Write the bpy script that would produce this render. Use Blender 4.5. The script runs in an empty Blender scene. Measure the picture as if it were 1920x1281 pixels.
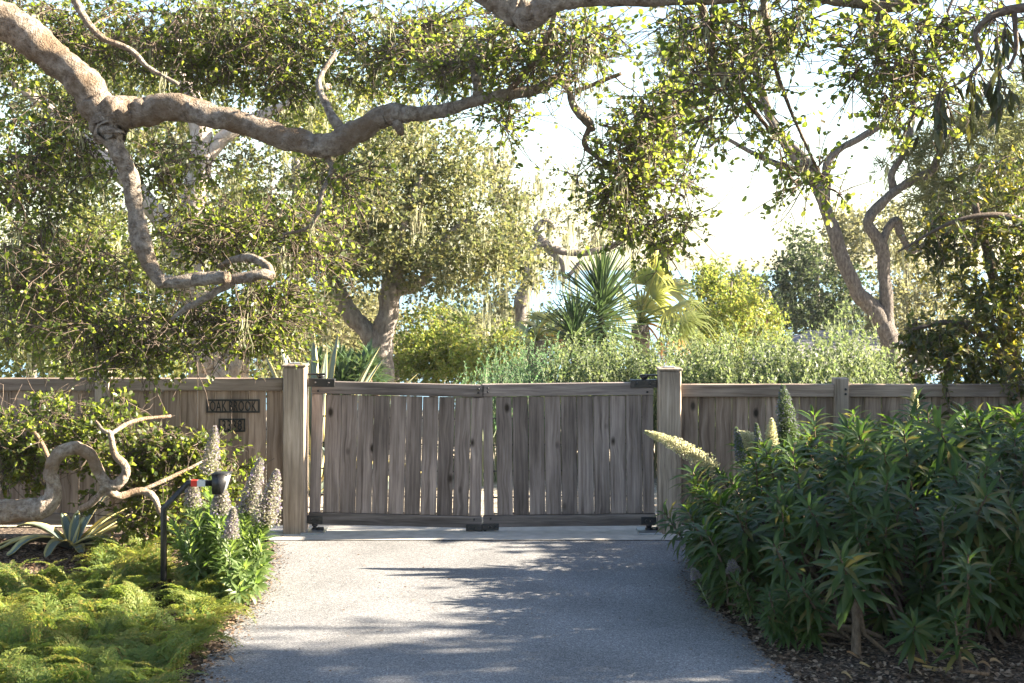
import bpy, bmesh, math, random
import numpy as np
from mathutils import Vector, Matrix

# ------------------------------------------------------------------ camera, sky, sun, exposure
SC = bpy.context.scene
C = SC.collection
CAMY, CAMZ, FPX, HY = -12.1, 2.29, 2667.0, 505.0
cam = bpy.data.cameras.new('camera')
cam.sensor_width = 36.0
cam.lens = FPX / 1920 * 36.0
cam.shift_y = (HY - 640.5) / 1920.0
cam.clip_start = 0.1
cam.clip_end = 60000
cam_ob = bpy.data.objects.new('camera', cam)
cam_ob.location = (0, CAMY, CAMZ)
cam_ob.rotation_euler = (math.radians(90), 0, 0)
C.objects.link(cam_ob)
SC.camera = cam_ob

SUN_AZ = 5.0      # degrees behind the line of the fence (sun stands to the right)
SUN_EL = 25.0
world = bpy.data.worlds.new('World')
SC.world = world
world.use_nodes = True
wn = world.node_tree
sky = wn.nodes.new('ShaderNodeTexSky')
sky.sky_type = 'NISHITA'
sky.sun_disc = False
sky.sun_elevation = math.radians(SUN_EL)
sky.sun_rotation = math.radians(90 - SUN_AZ)
sky.air_density = 1.0
sky.dust_density = 0.8
sky.ozone_density = 1.0
wn.links.new(sky.outputs[0], wn.nodes['Background'].inputs[0])
wn.nodes['Background'].inputs[1].default_value = 0.05

sun = bpy.data.lights.new('sun', 'SUN')
sun.energy = 5.0
sun.angle = math.radians(0.6)
sun.color = (1.0, 0.87, 0.68)
sun_ob = bpy.data.objects.new('sun', sun)
sd = Vector((math.cos(math.radians(SUN_AZ)) * math.cos(math.radians(SUN_EL)),
             math.sin(math.radians(SUN_AZ)) * math.cos(math.radians(SUN_EL)),
             math.sin(math.radians(SUN_EL))))
sun_ob.rotation_euler = sd.to_track_quat('Z', 'Y').to_euler()
sun_ob.location = (20, 5, 15)
C.objects.link(sun_ob)

SC.view_settings.view_transform = 'Standard'
SC.view_settings.look = 'None'
SC.view_settings.exposure = 3.1
SC.view_settings.gamma = 1.0
SC.view_settings.use_curve_mapping = False
SC.render.engine = 'CYCLES'
SC.cycles.use_denoising = True
SC.cycles.max_bounces = 8
SC.cycles.diffuse_bounces = 4
SC.cycles.transmission_bounces = 6
SC.cycles.glossy_bounces = 3
SC.cycles.sample_clamp_indirect = 8.0

rng = np.random.default_rng(7)
random.seed(7)

# ------------------------------------------------------------------ helpers
def S(Y):
    return (Y - CAMY) / FPX

def P(px, py, Y):
    """a point of the place that stands Y metres behind the gate line"""
    s = S(Y)
    return np.array([(px - 960.0) * s, Y, CAMZ - (py - HY) * s])

def tag(o, label=None, cat=None, group=None, kind=None):
    if label: o['label'] = label
    if cat: o['category'] = cat
    if group: o['group'] = group
    if kind: o['kind'] = kind
    return o

def empty(name, loc, label=None, cat=None, group=None):
    o = bpy.data.objects.new(name, None)
    o.location = loc
    o.empty_display_size = 0.2
    C.objects.link(o)
    return tag(o, label, cat, group)

class Buf:
    """collects verts, faces and a per-vertex random value for ONE mesh"""
    def __init__(self):
        self.V = []; self.Q = []; self.T = []; self.A = []; self.n = 0
    def add(self, V, quads=None, tris=None, a=None):
        V = np.asarray(V, dtype=np.float64)
        self.V.append(V)
        if quads is not None and len(quads): self.Q.append(np.asarray(quads, dtype=np.int64) + self.n)
        if tris is not None and len(tris): self.T.append(np.asarray(tris, dtype=np.int64) + self.n)
        if a is None: a = np.zeros(len(V))
        elif np.isscalar(a): a = np.full(len(V), a)
        self.A.append(a)
        self.n += len(V)
    def mesh(self, name, origin=(0, 0, 0), smooth=False):
        me = bpy.data.meshes.new(name)
        if self.n == 0: return me
        V = np.concatenate(self.V) - np.asarray(origin)
        Q = np.concatenate(self.Q) if self.Q else np.zeros((0, 4), int)
        T = np.concatenate(self.T) if self.T else np.zeros((0, 3), int)
        nl = Q.size + T.size
        me.vertices.add(len(V)); me.vertices.foreach_set('co', V.astype(np.float32).ravel())
        me.loops.add(nl)
        me.loops.foreach_set('vertex_index', np.concatenate([Q.ravel(), T.ravel()]).astype(np.int32))
        me.polygons.add(len(Q) + len(T))
        ls = np.concatenate([np.arange(len(Q)) * 4, Q.size + np.arange(len(T)) * 3]).astype(np.int32)
        lt = np.concatenate([np.full(len(Q), 4), np.full(len(T), 3)]).astype(np.int32)
        me.polygons.foreach_set('loop_start', ls); me.polygons.foreach_set('loop_total', lt)
        if smooth: me.polygons.foreach_set('use_smooth', np.ones(len(Q) + len(T), bool))
        at = me.attributes.new('rnd', 'FLOAT', 'POINT')
        at.data.foreach_set('value', np.concatenate(self.A).astype(np.float32))
        me.update(calc_edges=True)
        return me
    def obj(self, name, mat, parent=None, smooth=False, kind=None):
        org = np.array(parent.location) if parent else np.zeros(3)
        if parent and parent.parent: org = org + np.array(parent.parent.location)
        return place(name, self.mesh(name, org, smooth), mat, parent, kind=kind)

def place(name, me, mat, parent=None, loc=(0, 0, 0), rot=(0, 0, 0), kind=None):
    if mat is not None and len(me.materials) == 0: me.materials.append(mat)
    o = bpy.data.objects.new(name, me)
    o.location = loc; o.rotation_euler = rot
    C.objects.link(o)
    if parent: o.parent = parent
    if kind: o['kind'] = kind
    return o

def box_mesh(name, sx, sy, sz, bev=0.003, seg=1):
    """bevelled box, x and y centred, standing on z = 0"""
    bm = bmesh.new()
    bmesh.ops.create_cube(bm, size=1.0)
    for v in bm.verts:
        v.co = Vector((v.co.x * sx, v.co.y * sy, (v.co.z + 0.5) * sz))
    if bev > 0:
        bmesh.ops.bevel(bm, geom=bm.edges[:], offset=bev, segments=seg, affect='EDGES', clamp_overlap=True)
    me = bpy.data.meshes.new(name); bm.to_mesh(me); bm.free()
    return me

def box(name, x0, x1, y0, y1, z0, z1, mat, parent=None, bev=0.003):
    me = box_mesh(name, x1 - x0, y1 - y0, z1 - z0, bev)
    off = np.array(parent.location) if parent and parent.rotation_euler.y == 0 and not parent.get('_local') else np.zeros(3)
    return place(name, me, mat, parent, ((x0 + x1) / 2 - off[0], (y0 + y1) / 2 - off[1], z0 - off[2]))

def catmull(pts, n):
    p = np.asarray(pts, float)
    p = np.vstack([2 * p[0] - p[1], p, 2 * p[-1] - p[-2]])
    out = []
    for i in range(1, len(p) - 2):
        for t in np.linspace(0, 1, n, endpoint=False):
            a, b, c, d = p[i - 1], p[i], p[i + 1], p[i + 2]
            out.append(0.5 * ((2 * b) + (-a + c) * t + (2 * a - 5 * b + 4 * c - d) * t * t + (-a + 3 * b - 3 * c + d) * t ** 3))
    out.append(p[-2])
    return np.array(out)

def frames(path):
    n = len(path)
    tan = np.gradient(path, axis=0)
    tan /= np.maximum(np.linalg.norm(tan, axis=1, keepdims=True), 1e-9)
    ref = np.array([0, 0, 1.0]) if abs(tan[0][2]) < 0.9 else np.array([1.0, 0, 0])
    u = np.cross(tan[0], ref); u /= np.linalg.norm(u)
    U = [u]
    for i in range(1, n):
        u = U[-1] - tan[i] * np.dot(U[-1], tan[i])
        u /= max(np.linalg.norm(u), 1e-9)
        U.append(u)
    U = np.array(U); W = np.cross(tan, U)
    return tan, U, W

def tube(buf, path, rad, sides=6, bump=0.0, cap=True, a=0.0, seed=0):
    path = np.asarray(path, float); n = len(path)
    rad = np.full(n, rad) if np.isscalar(rad) else np.asarray(rad)
    tan, U, W = frames(path)
    ang = np.linspace(0, 2 * np.pi, sides, endpoint=False)
    r = np.repeat(rad[:, None], sides, 1)
    if bump > 0:
        k = np.arange(n)[:, None]
        ph = seed * 1.7
        r = r * (1 + bump * (0.5 * np.sin(2 * ang[None] + k * 0.31 + ph) + 0.35 * np.sin(3 * ang[None] - k * 0.53 + ph * 2)
                             + 0.4 * np.sin(k * 0.9 + ph) + 0.3 * np.sin(5 * ang[None] + k * 0.77)
                             + 0.25 * np.random.default_rng(seed).standard_normal((n, sides))))
    V = path[:, None] + r[..., None] * (np.cos(ang)[None, :, None] * U[:, None] + np.sin(ang)[None, :, None] * W[:, None])
    V = V.reshape(-1, 3)
    i = np.arange(n - 1)[:, None] * sides; j = np.arange(sides)[None]; j2 = (j + 1) % sides
    Q = np.stack([i + j, i + j2, i + sides + j2, i + sides + j], -1).reshape(-1, 4)
    if cap:
        V = np.vstack([V, path[0], path[-1]])
        b0 = len(V) - 2; jj = np.arange(sides); jn = (jj + 1) % sides
        T = np.vstack([np.stack([np.full(sides, b0), jn, jj], 1),
                       np.stack([np.full(sides, b0 + 1), (n - 1) * sides + jj, (n - 1) * sides + jn], 1)])
        buf.add(V, Q, T, a)
    else:
        buf.add(V, Q, None, a)

def norm(v):
    return v / np.maximum(np.linalg.norm(v, axis=-1, keepdims=True), 1e-9)

# leaf outlines: verts (x across, y along, z up), quads, tris
LEAF_OVAL = (np.array([[0, 0, 0], [.34, .30, .07], [.33, .70, .06], [0, 1, -.06], [-.33, .70, .06], [-.34, .30, .07]]),
             np.array([[0, 1, 2, 3], [0, 3, 4, 5]]))
LEAF_KITE = (np.array([[0, 0, 0], [.30, .5, .06], [0, 1, 0], [-.30, .5, .06]]), np.array([[0, 1, 2, 3]]))
LEAF_LANCE = (np.array([[0, 0, 0], [.10, .35, .04], [.07, .72, .0], [0, 1, -.10], [-.07, .72, .0], [-.10, .35, .04]]),
              np.array([[0, 1, 2, 3], [0, 3, 4, 5]]))
LEAF_LONG = (np.array([[.02, 0, 0], [-.02, 0, 0], [.085, .3, .10], [0, .3, .075], [-.085, .3, .10],
                       [.075, .65, .08], [0, .65, .055], [-.075, .65, .08], [0, 1, -.08]]),
             np.array([[0, 2, 3, 1], [1, 3, 4, 4], [2, 5, 6, 3], [3, 6, 7, 4], [5, 8, 6, 6], [6, 8, 7, 7]]))
# LEAF_LONG as clean quads / tris
LL_V = LEAF_LONG[0]
LL_Q = np.array([[0, 2, 3, 1], [2, 5, 6, 3], [3, 6, 7, 4]])
LL_T = np.array([[1, 3, 4], [5, 8, 6], [6, 8, 7]])

def leaf_axes(ax, nm):
    y = norm(ax); x = norm(np.cross(y, nm)); z = np.cross(x, y)
    return x, y, z

def add_leaves(buf, pos, ax, nm, size, shape=LEAF_OVAL, rnd=None, wid=1.0, tris=None):
    N = len(pos)
    if N == 0: return
    tv, tq = shape[0], shape[1]
    x, y, z = leaf_axes(ax, nm)
    s = np.broadcast_to(np.asarray(size, float), (N,))[:, None, None]
    V = pos[:, None] + s * (tv[None, :, 0:1] * wid * x[:, None] + tv[None, :, 1:2] * y[:, None] + tv[None, :, 2:3] * z[:, None])
    k = len(tv)
    Q = (np.arange(N) * k)[:, None, None] + tq[None]
    T = None
    if tris is not None: T = ((np.arange(N) * k)[:, None, None] + tris[None]).reshape(-1, 3)
    if rnd is None: rnd = rng.random(N)
    buf.add(V.reshape(-1, 3), Q.reshape(-1, 4), T, np.repeat(rnd, k))

def leaf_mesh(name, shape, wid=1.0, tris=None):
    b = Buf(); v = shape[0].copy(); v[:, 0] *= wid
    b.add(v, shape[1], tris)
    return b.mesh(name)

def leaf_matrix(pos, ax, nm, size):
    x, y, z = leaf_axes(ax[None], nm[None])
    M = np.eye(4); M[:3, 0] = x[0] * size; M[:3, 1] = y[0] * size; M[:3, 2] = z[0] * size; M[:3, 3] = pos
    return Matrix(M.tolist())

# ------------------------------------------------------------------ materials
def mat_new(name):
    m = bpy.data.materials.new(name); m.use_nodes = True
    nt = m.node_tree
    bs = nt.nodes['Principled BSDF']
    return m, nt, bs

def N(nt, typ, **kw):
    n = nt.nodes.new(typ)
    for k, v in kw.items(): setattr(n, k, v)
    return n

def ramp(nt, stops, interp='LINEAR'):
    r = nt.nodes.new('ShaderNodeValToRGB')
    r.color_ramp.interpolation = interp
    e = r.color_ramp.elements
    while len(e) < len(stops): e.new(0.5)
    for i, (p, c) in enumerate(stops):
        e[i].position = p; e[i].color = (*c, 1)
    return r

def foliage(name, cols, trans, fac=0.4, rough=0.45, spec=0.35):
    m, nt, bs = mat_new(name)
    at = N(nt, 'ShaderNodeAttribute', attribute_name='rnd')
    oi = N(nt, 'ShaderNodeObjectInfo')
    ad = N(nt, 'ShaderNodeMath', operation='ADD'); fr = N(nt, 'ShaderNodeMath', operation='FRACT')
    nt.links.new(at.outputs['Fac'], ad.inputs[0]); nt.links.new(oi.outputs['Random'], ad.inputs[1])
    nt.links.new(ad.outputs[0], fr.inputs[0])
    k = len(cols)
    r1 = ramp(nt, [(i / max(k - 1, 1), c) for i, c in enumerate(cols)])
    kt = len(trans)
    r2 = ramp(nt, [(i / max(kt - 1, 1), c) for i, c in enumerate(trans)])
    nt.links.new(fr.outputs[0], r1.inputs[0]); nt.links.new(fr.outputs[0], r2.inputs[0])
    nt.links.new(r1.outputs[0], bs.inputs['Base Color'])
    bs.inputs['Roughness'].default_value = rough
    bs.inputs['Specular IOR Level'].default_value = spec
    tr = N(nt, 'ShaderNodeBsdfTranslucent')
    nt.links.new(r2.outputs[0], tr.inputs[0])
    mx = N(nt, 'ShaderNodeMixShader'); mx.inputs[0].default_value = fac
    nt.links.new(bs.outputs[0], mx.inputs[1]); nt.links.new(tr.outputs[0], mx.inputs[2])
    nt.links.new(mx.outputs[0], nt.nodes['Material Output'].inputs[0])
    return m

def bark(name, stops, scale=(9, 9, 3), bump=0.6, lichen=None):
    m, nt, bs = mat_new(name)
    tc = N(nt, 'ShaderNodeTexCoord')
    mp = N(nt, 'ShaderNodeMapping'); mp.inputs['Scale'].default_value = scale
    nt.links.new(tc.outputs['Object'], mp.inputs[0])
    n1 = N(nt, 'ShaderNodeTexNoise'); n1.inputs['Scale'].default_value = 2.2; n1.inputs['Detail'].default_value = 9; n1.inputs['Roughness'].default_value = .68
    nt.links.new(mp.outputs[0], n1.inputs[0])
    r = ramp(nt, stops); nt.links.new(n1.outputs[0], r.inputs[0])
    col = r.outputs[0]
    if lichen:  # lichen tint; its broad brown patches also stand for shade between sun patches
        n2 = N(nt, 'ShaderNodeTexNoise'); n2.inputs['Scale'].default_value = 3.1; n2.inputs['Detail'].default_value = 6
        nt.links.new(tc.outputs['Object'], n2.inputs[0])
        r2 = ramp(nt, [(.44, (0, 0, 0)), (.62, (.85, .85, .85))]); nt.links.new(n2.outputs[0], r2.inputs[0])
        mx = N(nt, 'ShaderNodeMix', data_type='RGBA'); mx.inputs[7].default_value = (*lichen, 1)
        nt.links.new(r2.outputs[0], mx.inputs[0]); nt.links.new(col, mx.inputs[6]); col = mx.outputs[2]
    nt.links.new(col, bs.inputs['Base Color'])
    bs.inputs['Roughness'].default_value = .9; bs.inputs['Specular IOR Level'].default_value = .15
    v = N(nt, 'ShaderNodeTexVoronoi', feature='DISTANCE_TO_EDGE'); v.inputs['Scale'].default_value = 4.5
    nt.links.new(mp.outputs[0], v.inputs[0])
    mm = N(nt, 'ShaderNodeMath', operation='MULTIPLY_ADD'); mm.inputs[1].default_value = .35
    nt.links.new(v.outputs[0], mm.inputs[0]); nt.links.new(n1.outputs[0], mm.inputs[2])
    b = N(nt, 'ShaderNodeBump'); b.inputs['Strength'].default_value = bump; b.inputs['Distance'].default_value = .045
    nt.links.new(mm.outputs[0], b.inputs['Height']); nt.links.new(b.outputs[0], bs.inputs['Normal'])
    return m

def wood(name, dark, mid, light, along='Z', lichen=0.0, knots=True):
    m, nt, bs = mat_new(name)
    tc = N(nt, 'ShaderNodeTexCoord'); oi = N(nt, 'ShaderNodeObjectInfo')
    sc = N(nt, 'ShaderNodeVectorMath', operation='SCALE'); sc.inputs[0].default_value = (7.3, 3.1, 11.7)
    nt.links.new(oi.outputs['Random'], sc.inputs['Scale'])
    ad = N(nt, 'ShaderNodeVectorMath', operation='ADD')
    nt.links.new(tc.outputs['Object'], ad.inputs[0]); nt.links.new(sc.outputs[0], ad.inputs[1])
    stretch = (1, 1, .045) if along == 'Z' else (.045, 1, 1)
    squash = (1, .0, .55) if along == 'Z' else (.55, .0, 1)
    # knots
    kmp = N(nt, 'ShaderNodeMapping'); kmp.inputs['Scale'].default_value = squash
    nt.links.new(ad.outputs[0], kmp.inputs[0])
    vo = N(nt, 'ShaderNodeTexVoronoi'); vo.inputs['Scale'].default_value = 5.0
    nt.links.new(kmp.outputs[0], vo.inputs[0])
    # some cells only
    sep = N(nt, 'ShaderNodeSeparateColor'); nt.links.new(vo.outputs['Color'], sep.inputs[0])
    gate = N(nt, 'ShaderNodeMath', operation='GREATER_THAN'); gate.inputs[1].default_value = .33
    nt.links.new(sep.outputs[0], gate.inputs[0])
    kr = N(nt, 'ShaderNodeMapRange'); kr.inputs[1].default_value = .06; kr.inputs[2].default_value = .15; kr.inputs[3].default_value = 1; kr.inputs[4].default_value = 0
    nt.links.new(vo.outputs['Distance'], kr.inputs[0])
    kf = N(nt, 'ShaderNodeMath', operation='MULTIPLY'); nt.links.new(kr.outputs[0], kf.inputs[0]); nt.links.new(gate.outputs[0], kf.inputs[1])
    warp = N(nt, 'ShaderNodeMapRange'); warp.inputs[1].default_value = 0; warp.inputs[2].default_value = .4; warp.inputs[3].default_value = .022; warp.inputs[4].default_value = 0
    nt.links.new(vo.outputs['Distance'], warp.inputs[0])
    wv = N(nt, 'ShaderNodeCombineXYZ')
    nt.links.new(warp.outputs[0], wv.inputs[0 if along == 'Z' else 2])
    ad2 = N(nt, 'ShaderNodeVectorMath', operation='ADD'); nt.links.new(ad.outputs[0], ad2.inputs[0]); nt.links.new(wv.outputs[0], ad2.inputs[1])
    mp = N(nt, 'ShaderNodeMapping'); mp.inputs['Scale'].default_value = stretch
    nt.links.new(ad2.outputs[0], mp.inputs[0])
    g = N(nt, 'ShaderNodeTexNoise'); g.inputs['Scale'].default_value = 34; g.inputs['Detail'].default_value = 9; g.inputs['Roughness'].default_value = .65; g.inputs['Distortion'].default_value = .25
    nt.links.new(mp.outputs[0], g.inputs[0])
    r = ramp(nt, [(.30, dark), (.49, mid), (.70, light)])
    nt.links.new(g.outputs[0], r.inputs[0])
    # broad blotches of weathering
    bl = N(nt, 'ShaderNodeTexNoise'); bl.inputs['Scale'].default_value = 3.2; bl.inputs['Detail'].default_value = 5
    bmp = N(nt, 'ShaderNodeMapping'); bmp.inputs['Scale'].default_value = (1, 1, .4) if along == 'Z' else (.4, 1, 1)
    nt.links.new(ad.outputs[0], bmp.inputs[0]); nt.links.new(bmp.outputs[0], bl.inputs[0])
    br = N(nt, 'ShaderNodeMapRange'); br.inputs[1].default_value = .25; br.inputs[2].default_value = .75; br.inputs[3].default_value = .55; br.inputs[4].default_value = 1.4
    nt.links.new(bl.outputs[0], br.inputs[0])
    # per-board tone
    tr = N(nt, 'ShaderNodeMapRange'); tr.inputs[3].default_value = .80; tr.inputs[4].default_value = 1.18
    nt.links.new(oi.outputs['Random'], tr.inputs[0])
    mu = N(nt, 'ShaderNodeMath', operation='MULTIPLY'); nt.links.new(br.outputs[0], mu.inputs[0]); nt.links.new(tr.outputs[0], mu.inputs[1])
    sc2 = N(nt, 'ShaderNodeVectorMath', operation='SCALE'); nt.links.new(r.outputs[0], sc2.inputs[0]); nt.links.new(mu.outputs[0], sc2.inputs['Scale'])
    mx = N(nt, 'ShaderNodeMix', data_type='RGBA'); mx.inputs[7].default_value = (.025, .018, .013, 1)
    nt.links.new(kf.outputs[0], mx.inputs[0]); nt.links.new(sc2.outputs[0], mx.inputs[6])
    col = mx.outputs[2]
    if lichen > 0:
        lmp = N(nt, 'ShaderNodeMapping'); lmp.inputs['Scale'].default_value = (1, 1, .45) if along == 'Z' else (.6, 1, 1)
        nt.links.new(ad.outputs[0], lmp.inputs[0])
        ln = N(nt, 'ShaderNodeTexNoise'); ln.inputs['Scale'].default_value = 75; ln.inputs['Detail'].default_value = 3
        nt.links.new(lmp.outputs[0], ln.inputs[0])
        lb = N(nt, 'ShaderNodeTexNoise'); lb.inputs['Scale'].default_value = 2.0
        nt.links.new(ad.outputs[0], lb.inputs[0])
        su = N(nt, 'ShaderNodeMath', operation='MULTIPLY_ADD'); su.inputs[1].default_value = .8
        nt.links.new(lb.outputs[0], su.inputs[0]); nt.links.new(ln.outputs[0], su.inputs[2])
        lr = ramp(nt, [(1.02 - lichen * .1, (0, 0, 0)), (1.0 - lichen * .02, (.55, .55, .55))])
        lr.color_ramp.elements[0].position = .93; lr.color_ramp.elements[1].position = 1.0
        off = N(nt, 'ShaderNodeMath', operation='ADD'); off.inputs[1].default_value = lichen
        nt.links.new(su.outputs[0], off.inputs[0]); nt.links.new(off.outputs[0], lr.inputs[0])
        m2 = N(nt, 'ShaderNodeMix', data_type='RGBA'); m2.inputs[7].default_value = (.36, .36, .30, 1)
        nt.links.new(lr.outputs[0], m2.inputs[0]); nt.links.new(col, m2.inputs[6]); col = m2.outputs[2]
    nt.links.new(col, bs.inputs['Base Color'])
    bs.inputs['Roughness'].default_value = .82; bs.inputs['Specular IOR Level'].default_value = .2
    b = N(nt, 'ShaderNodeBump'); b.inputs['Strength'].default_value = .35; b.inputs['Distance'].default_value = .006
    nt.links.new(g.outputs[0], b.inputs['Height']); nt.links.new(b.outputs[0], bs.inputs['Normal'])
    return m

def speckle(name, stops, scale, bump, big=None, rough=.9, bdist=.006):
    """granular ground: random value for each grain"""
    m, nt, bs = mat_new(name)
    tc = N(nt, 'ShaderNodeTexCoord')
    v = N(nt, 'ShaderNodeTexVoronoi'); v.inputs['Scale'].default_value = scale
    nt.links.new(tc.outputs['Object'], v.inputs[0])
    sp = N(nt, 'ShaderNodeSeparateColor'); nt.links.new(v.outputs['Color'], sp.inputs[0])
    r = ramp(nt, stops); nt.links.new(sp.outputs[0], r.inputs[0])
    n = N(nt, 'ShaderNodeTexNoise'); n.inputs['Scale'].default_value = 1.3; n.inputs['Detail'].default_value = 7
    nt.links.new(tc.outputs['Object'], n.inputs[0])
    mr = N(nt, 'ShaderNodeMapRange'); mr.inputs[1].default_value = .25; mr.inputs[2].default_value = .75
    mr.inputs[3].default_value = (big or (.8, 1.2))[0]; mr.inputs[4].default_value = (big or (.8, 1.2))[1]
    nt.links.new(n.outputs[0], mr.inputs[0])
    sc = N(nt, 'ShaderNodeVectorMath', operation='SCALE'); nt.links.new(r.outputs[0], sc.inputs[0]); nt.links.new(mr.outputs[0], sc.inputs['Scale'])
    nt.links.new(sc.outputs[0], bs.inputs['Base Color'])
    bs.inputs['Roughness'].default_value = rough; bs.inputs['Specular IOR Level'].default_value = .3
    b = N(nt, 'ShaderNodeBump'); b.inputs['Strength'].default_value = bump; b.inputs['Distance'].default_value = bdist
    nt.links.new(v.outputs['Distance'], b.inputs['Height']); b.invert = True
    nt.links.new(b.outputs[0], bs.inputs['Normal'])
    return m

def plain(name, col, rough=.5, metal=0.0, spec=.5, noise=.0, nscale=30):
    m, nt, bs = mat_new(name)
    bs.inputs['Base Color'].default_value = (*col, 1)
    bs.inputs['Roughness'].default_value = rough; bs.inputs['Metallic'].default_value = metal
    bs.inputs['Specular IOR Level'].default_value = spec
    if noise > 0:
        tc = N(nt, 'ShaderNodeTexCoord')
        n = N(nt, 'ShaderNodeTexNoise'); n.inputs['Scale'].default_value = nscale; n.inputs['Detail'].default_value = 6
        nt.links.new(tc.outputs['Object'], n.inputs[0])
        r = ramp(nt, [(.3, tuple(c * (1 - noise) for c in col)), (.7, tuple(min(1, c * (1 + noise)) for c in col))])
        nt.links.new(n.outputs[0], r.inputs[0]); nt.links.new(r.outputs[0], bs.inputs['Base Color'])
        b = N(nt, 'ShaderNodeBump'); b.inputs['Strength'].default_value = .2; b.inputs['Distance'].default_value = .003
        nt.links.new(n.outputs[0], b.inputs['Height']); nt.links.new(b.outputs[0], bs.inputs['Normal'])
    return m

M = {}
M['gate_wood'] = wood('gate_wood', (0.0758, 0.0586, 0.0524), (0.1894, 0.1534, 0.1383), (0.3133, 0.26, 0.2376), 'Z', lichen=-.09)
M['gate_wood_h'] = wood('gate_wood_h', (0.065, 0.0525, 0.0489), (0.1572, 0.1319, 0.1224), (0.2837, 0.2442, 0.2278), 'X', lichen=-.03)
M['fence_wood'] = wood('fence_wood', (0.1048, 0.0685, 0.0484), (.25, .180, .138), (0.3953, 0.302, 0.2416), 'Z')
M['fence_wood_h'] = wood('fence_wood_h', (.115, .082, .062), (.215, .165, .132), (.32, .255, .21), 'X')
M['post_wood'] = wood('post_wood', (0.137, 0.1048, 0.0806), (.30, .24, .19), (0.4612, 0.3788, 0.3129), 'Z', knots=False)
M['black_metal'] = plain('black_metal', (.013, .013, .015), .42, 0, .5)
M['sign_metal'] = plain('sign_metal', (.010, .010, .011), .55, 0, .4)
M['steel'] = plain('galvanised_steel', (.42, .44, .47), .38, .7, .5, .15, 25)
M['red_tape'] = plain('red_reflector', (.55, .03, .02), .3)
M['white_tape'] = plain('white_reflector', (.55, .56, .58), .28, .2)
M['asphalt'] = speckle('asphalt', [(0, (.088, .089, .093)), (.35, (.138, .139, .144)), (.72, (.188, .189, .195)), (1, (.29, .29, .297))], 150, .4, (.70, 1.22))
M['concrete'] = plain('concrete', (.42, .40, .37), .9, 0, .2, .16, 9)
M['soil'] = speckle('soil', [(0, (.018, .012, .009)), (.5, (.06, .042, .03)), (.85, (.13, .095, .07)), (1, (.25, .20, .15))], 60, 1.0, (.6, 1.3))
M['gravel'] = speckle('gravel', [(0, (.20, .16, .12)), (.5, (.42, .36, .28)), (1, (.62, .56, .46))], 60, 1.0, (.85, 1.1), bdist=.012)
M['chips'] = foliage('mulch_chip', [(.035, .022, .015), (.09, .058, .038), (.19, .13, .09), (.30, .23, .17)], [(.1, .06, .03)], .04, .9, .1)
M['tyre'] = None
M['oak_leaf'] = foliage('oak_leaf', [(.026, .042, .012), (.042, .064, .016), (.062, .084, .022), (.036, .058, .016), (.085, .10, .026), (.050, .070, .018), (.13, .09, .03)],
                        [(.16, .24, .025), (.28, .36, .04), (.46, .50, .07)], .45, .42, .45)
M['oak_leaf_far'] = foliage('oak_leaf_far', [(.040, .060, .020), (.064, .086, .028), (.098, .112, .036), (.15, .135, .045)],
                            [(.19, .25, .04), (.30, .35, .07), (.44, .42, .10)], .38, .5, .35)
M['grey_oak_leaf'] = foliage('grey_oak_leaf', [(.042, .054, .026), (.066, .078, .037), (.098, .104, .050), (.15, .13, .055)],
                             [(.16, .20, .06), (.26, .29, .10), (.38, .35, .12)], .34, .5, .35)
M['olive_leaf'] = foliage('olive_leaf', [(.075, .082, .045), (.115, .115, .06), (.16, .145, .075)],
                          [(.24, .25, .10), (.36, .34, .15)], .36, .55, .3)
M['bright_leaf'] = foliage('bright_leaf', [(.06, .095, .02), (.09, .13, .026), (.14, .16, .036), (.17, .15, .045)],
                           [(.22, .32, .05), (.34, .40, .07), (.46, .42, .09)], .42, .5, .3)
M['grey_leaf'] = foliage('grey_leaf', [(.065, .090, .048), (.095, .120, .062), (.14, .165, .080)],
                         [(.18, .27, .09), (.32, .38, .13)], .36, .5, .35)
M['blue_leaf'] = foliage('blue_leaf', [(.05, .095, .055), (.07, .125, .07), (.10, .16, .085)],
                         [(.14, .30, .12), (.24, .40, .16)], .35, .55, .3)
M['dark_leaf'] = foliage('dark_leaf', [(.022, .036, .020), (.036, .052, .026), (.058, .070, .034)],
                         [(.08, .13, .05), (.16, .20, .07)], .3, .5, .3)
M['laurel_leaf'] = foliage('laurel_leaf', [(.020, .036, .012), (.032, .052, .015), (.052, .068, .018), (.10, .09, .02)],
                           [(.09, .14, .02), (.18, .22, .025), (.42, .36, .04)], .34, .34, .5)
M['echium_leaf'] = foliage('echium_leaf', [(.018, .040, .010), (.027, .053, .013), (.040, .069, .017), (.023, .046, .012), (.034, .062, .015), (.026, .050, .012), (.10, .09, .03)],
                           [(.10, .22, .025), (.20, .34, .04), (.12, .24, .03), (.16, .28, .035), (.34, .30, .05)], .34, .45, .32)
M['echium_bright'] = foliage('echium_bright', [(.065, .105, .034), (.09, .135, .042), (.125, .165, .058)],
                             [(.20, .34, .05), (.34, .46, .09)], .40, .45, .4)
M['fern'] = foliage('fern_frond', [(.07, .11, .028), (.10, .14, .034), (.14, .168, .042), (.22, .175, .055)],
                    [(.26, .39, .06), (.42, .50, .085), (.54, .47, .10)], .42, .55, .25)
M['floret'] = foliage('floret', [(.22, .17, .35), (.33, .27, .40), (.20, .23, .11), (.44, .38, .43), (.22, .24, .13), (.42, .38, .38)],
                      [(.40, .33, .50), (.38, .42, .18), (.56, .48, .56), (.42, .44, .20), (.60, .53, .53)], .35, .6, .2)
M['floret_pale'] = foliage('floret_pale', [(.45, .42, .28), (.60, .55, .42), (.22, .28, .10), (.66, .58, .55)],
                           [(.7, .68, .35), (.8, .75, .55), (.42, .52, .12)], .4, .6, .2)
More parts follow.
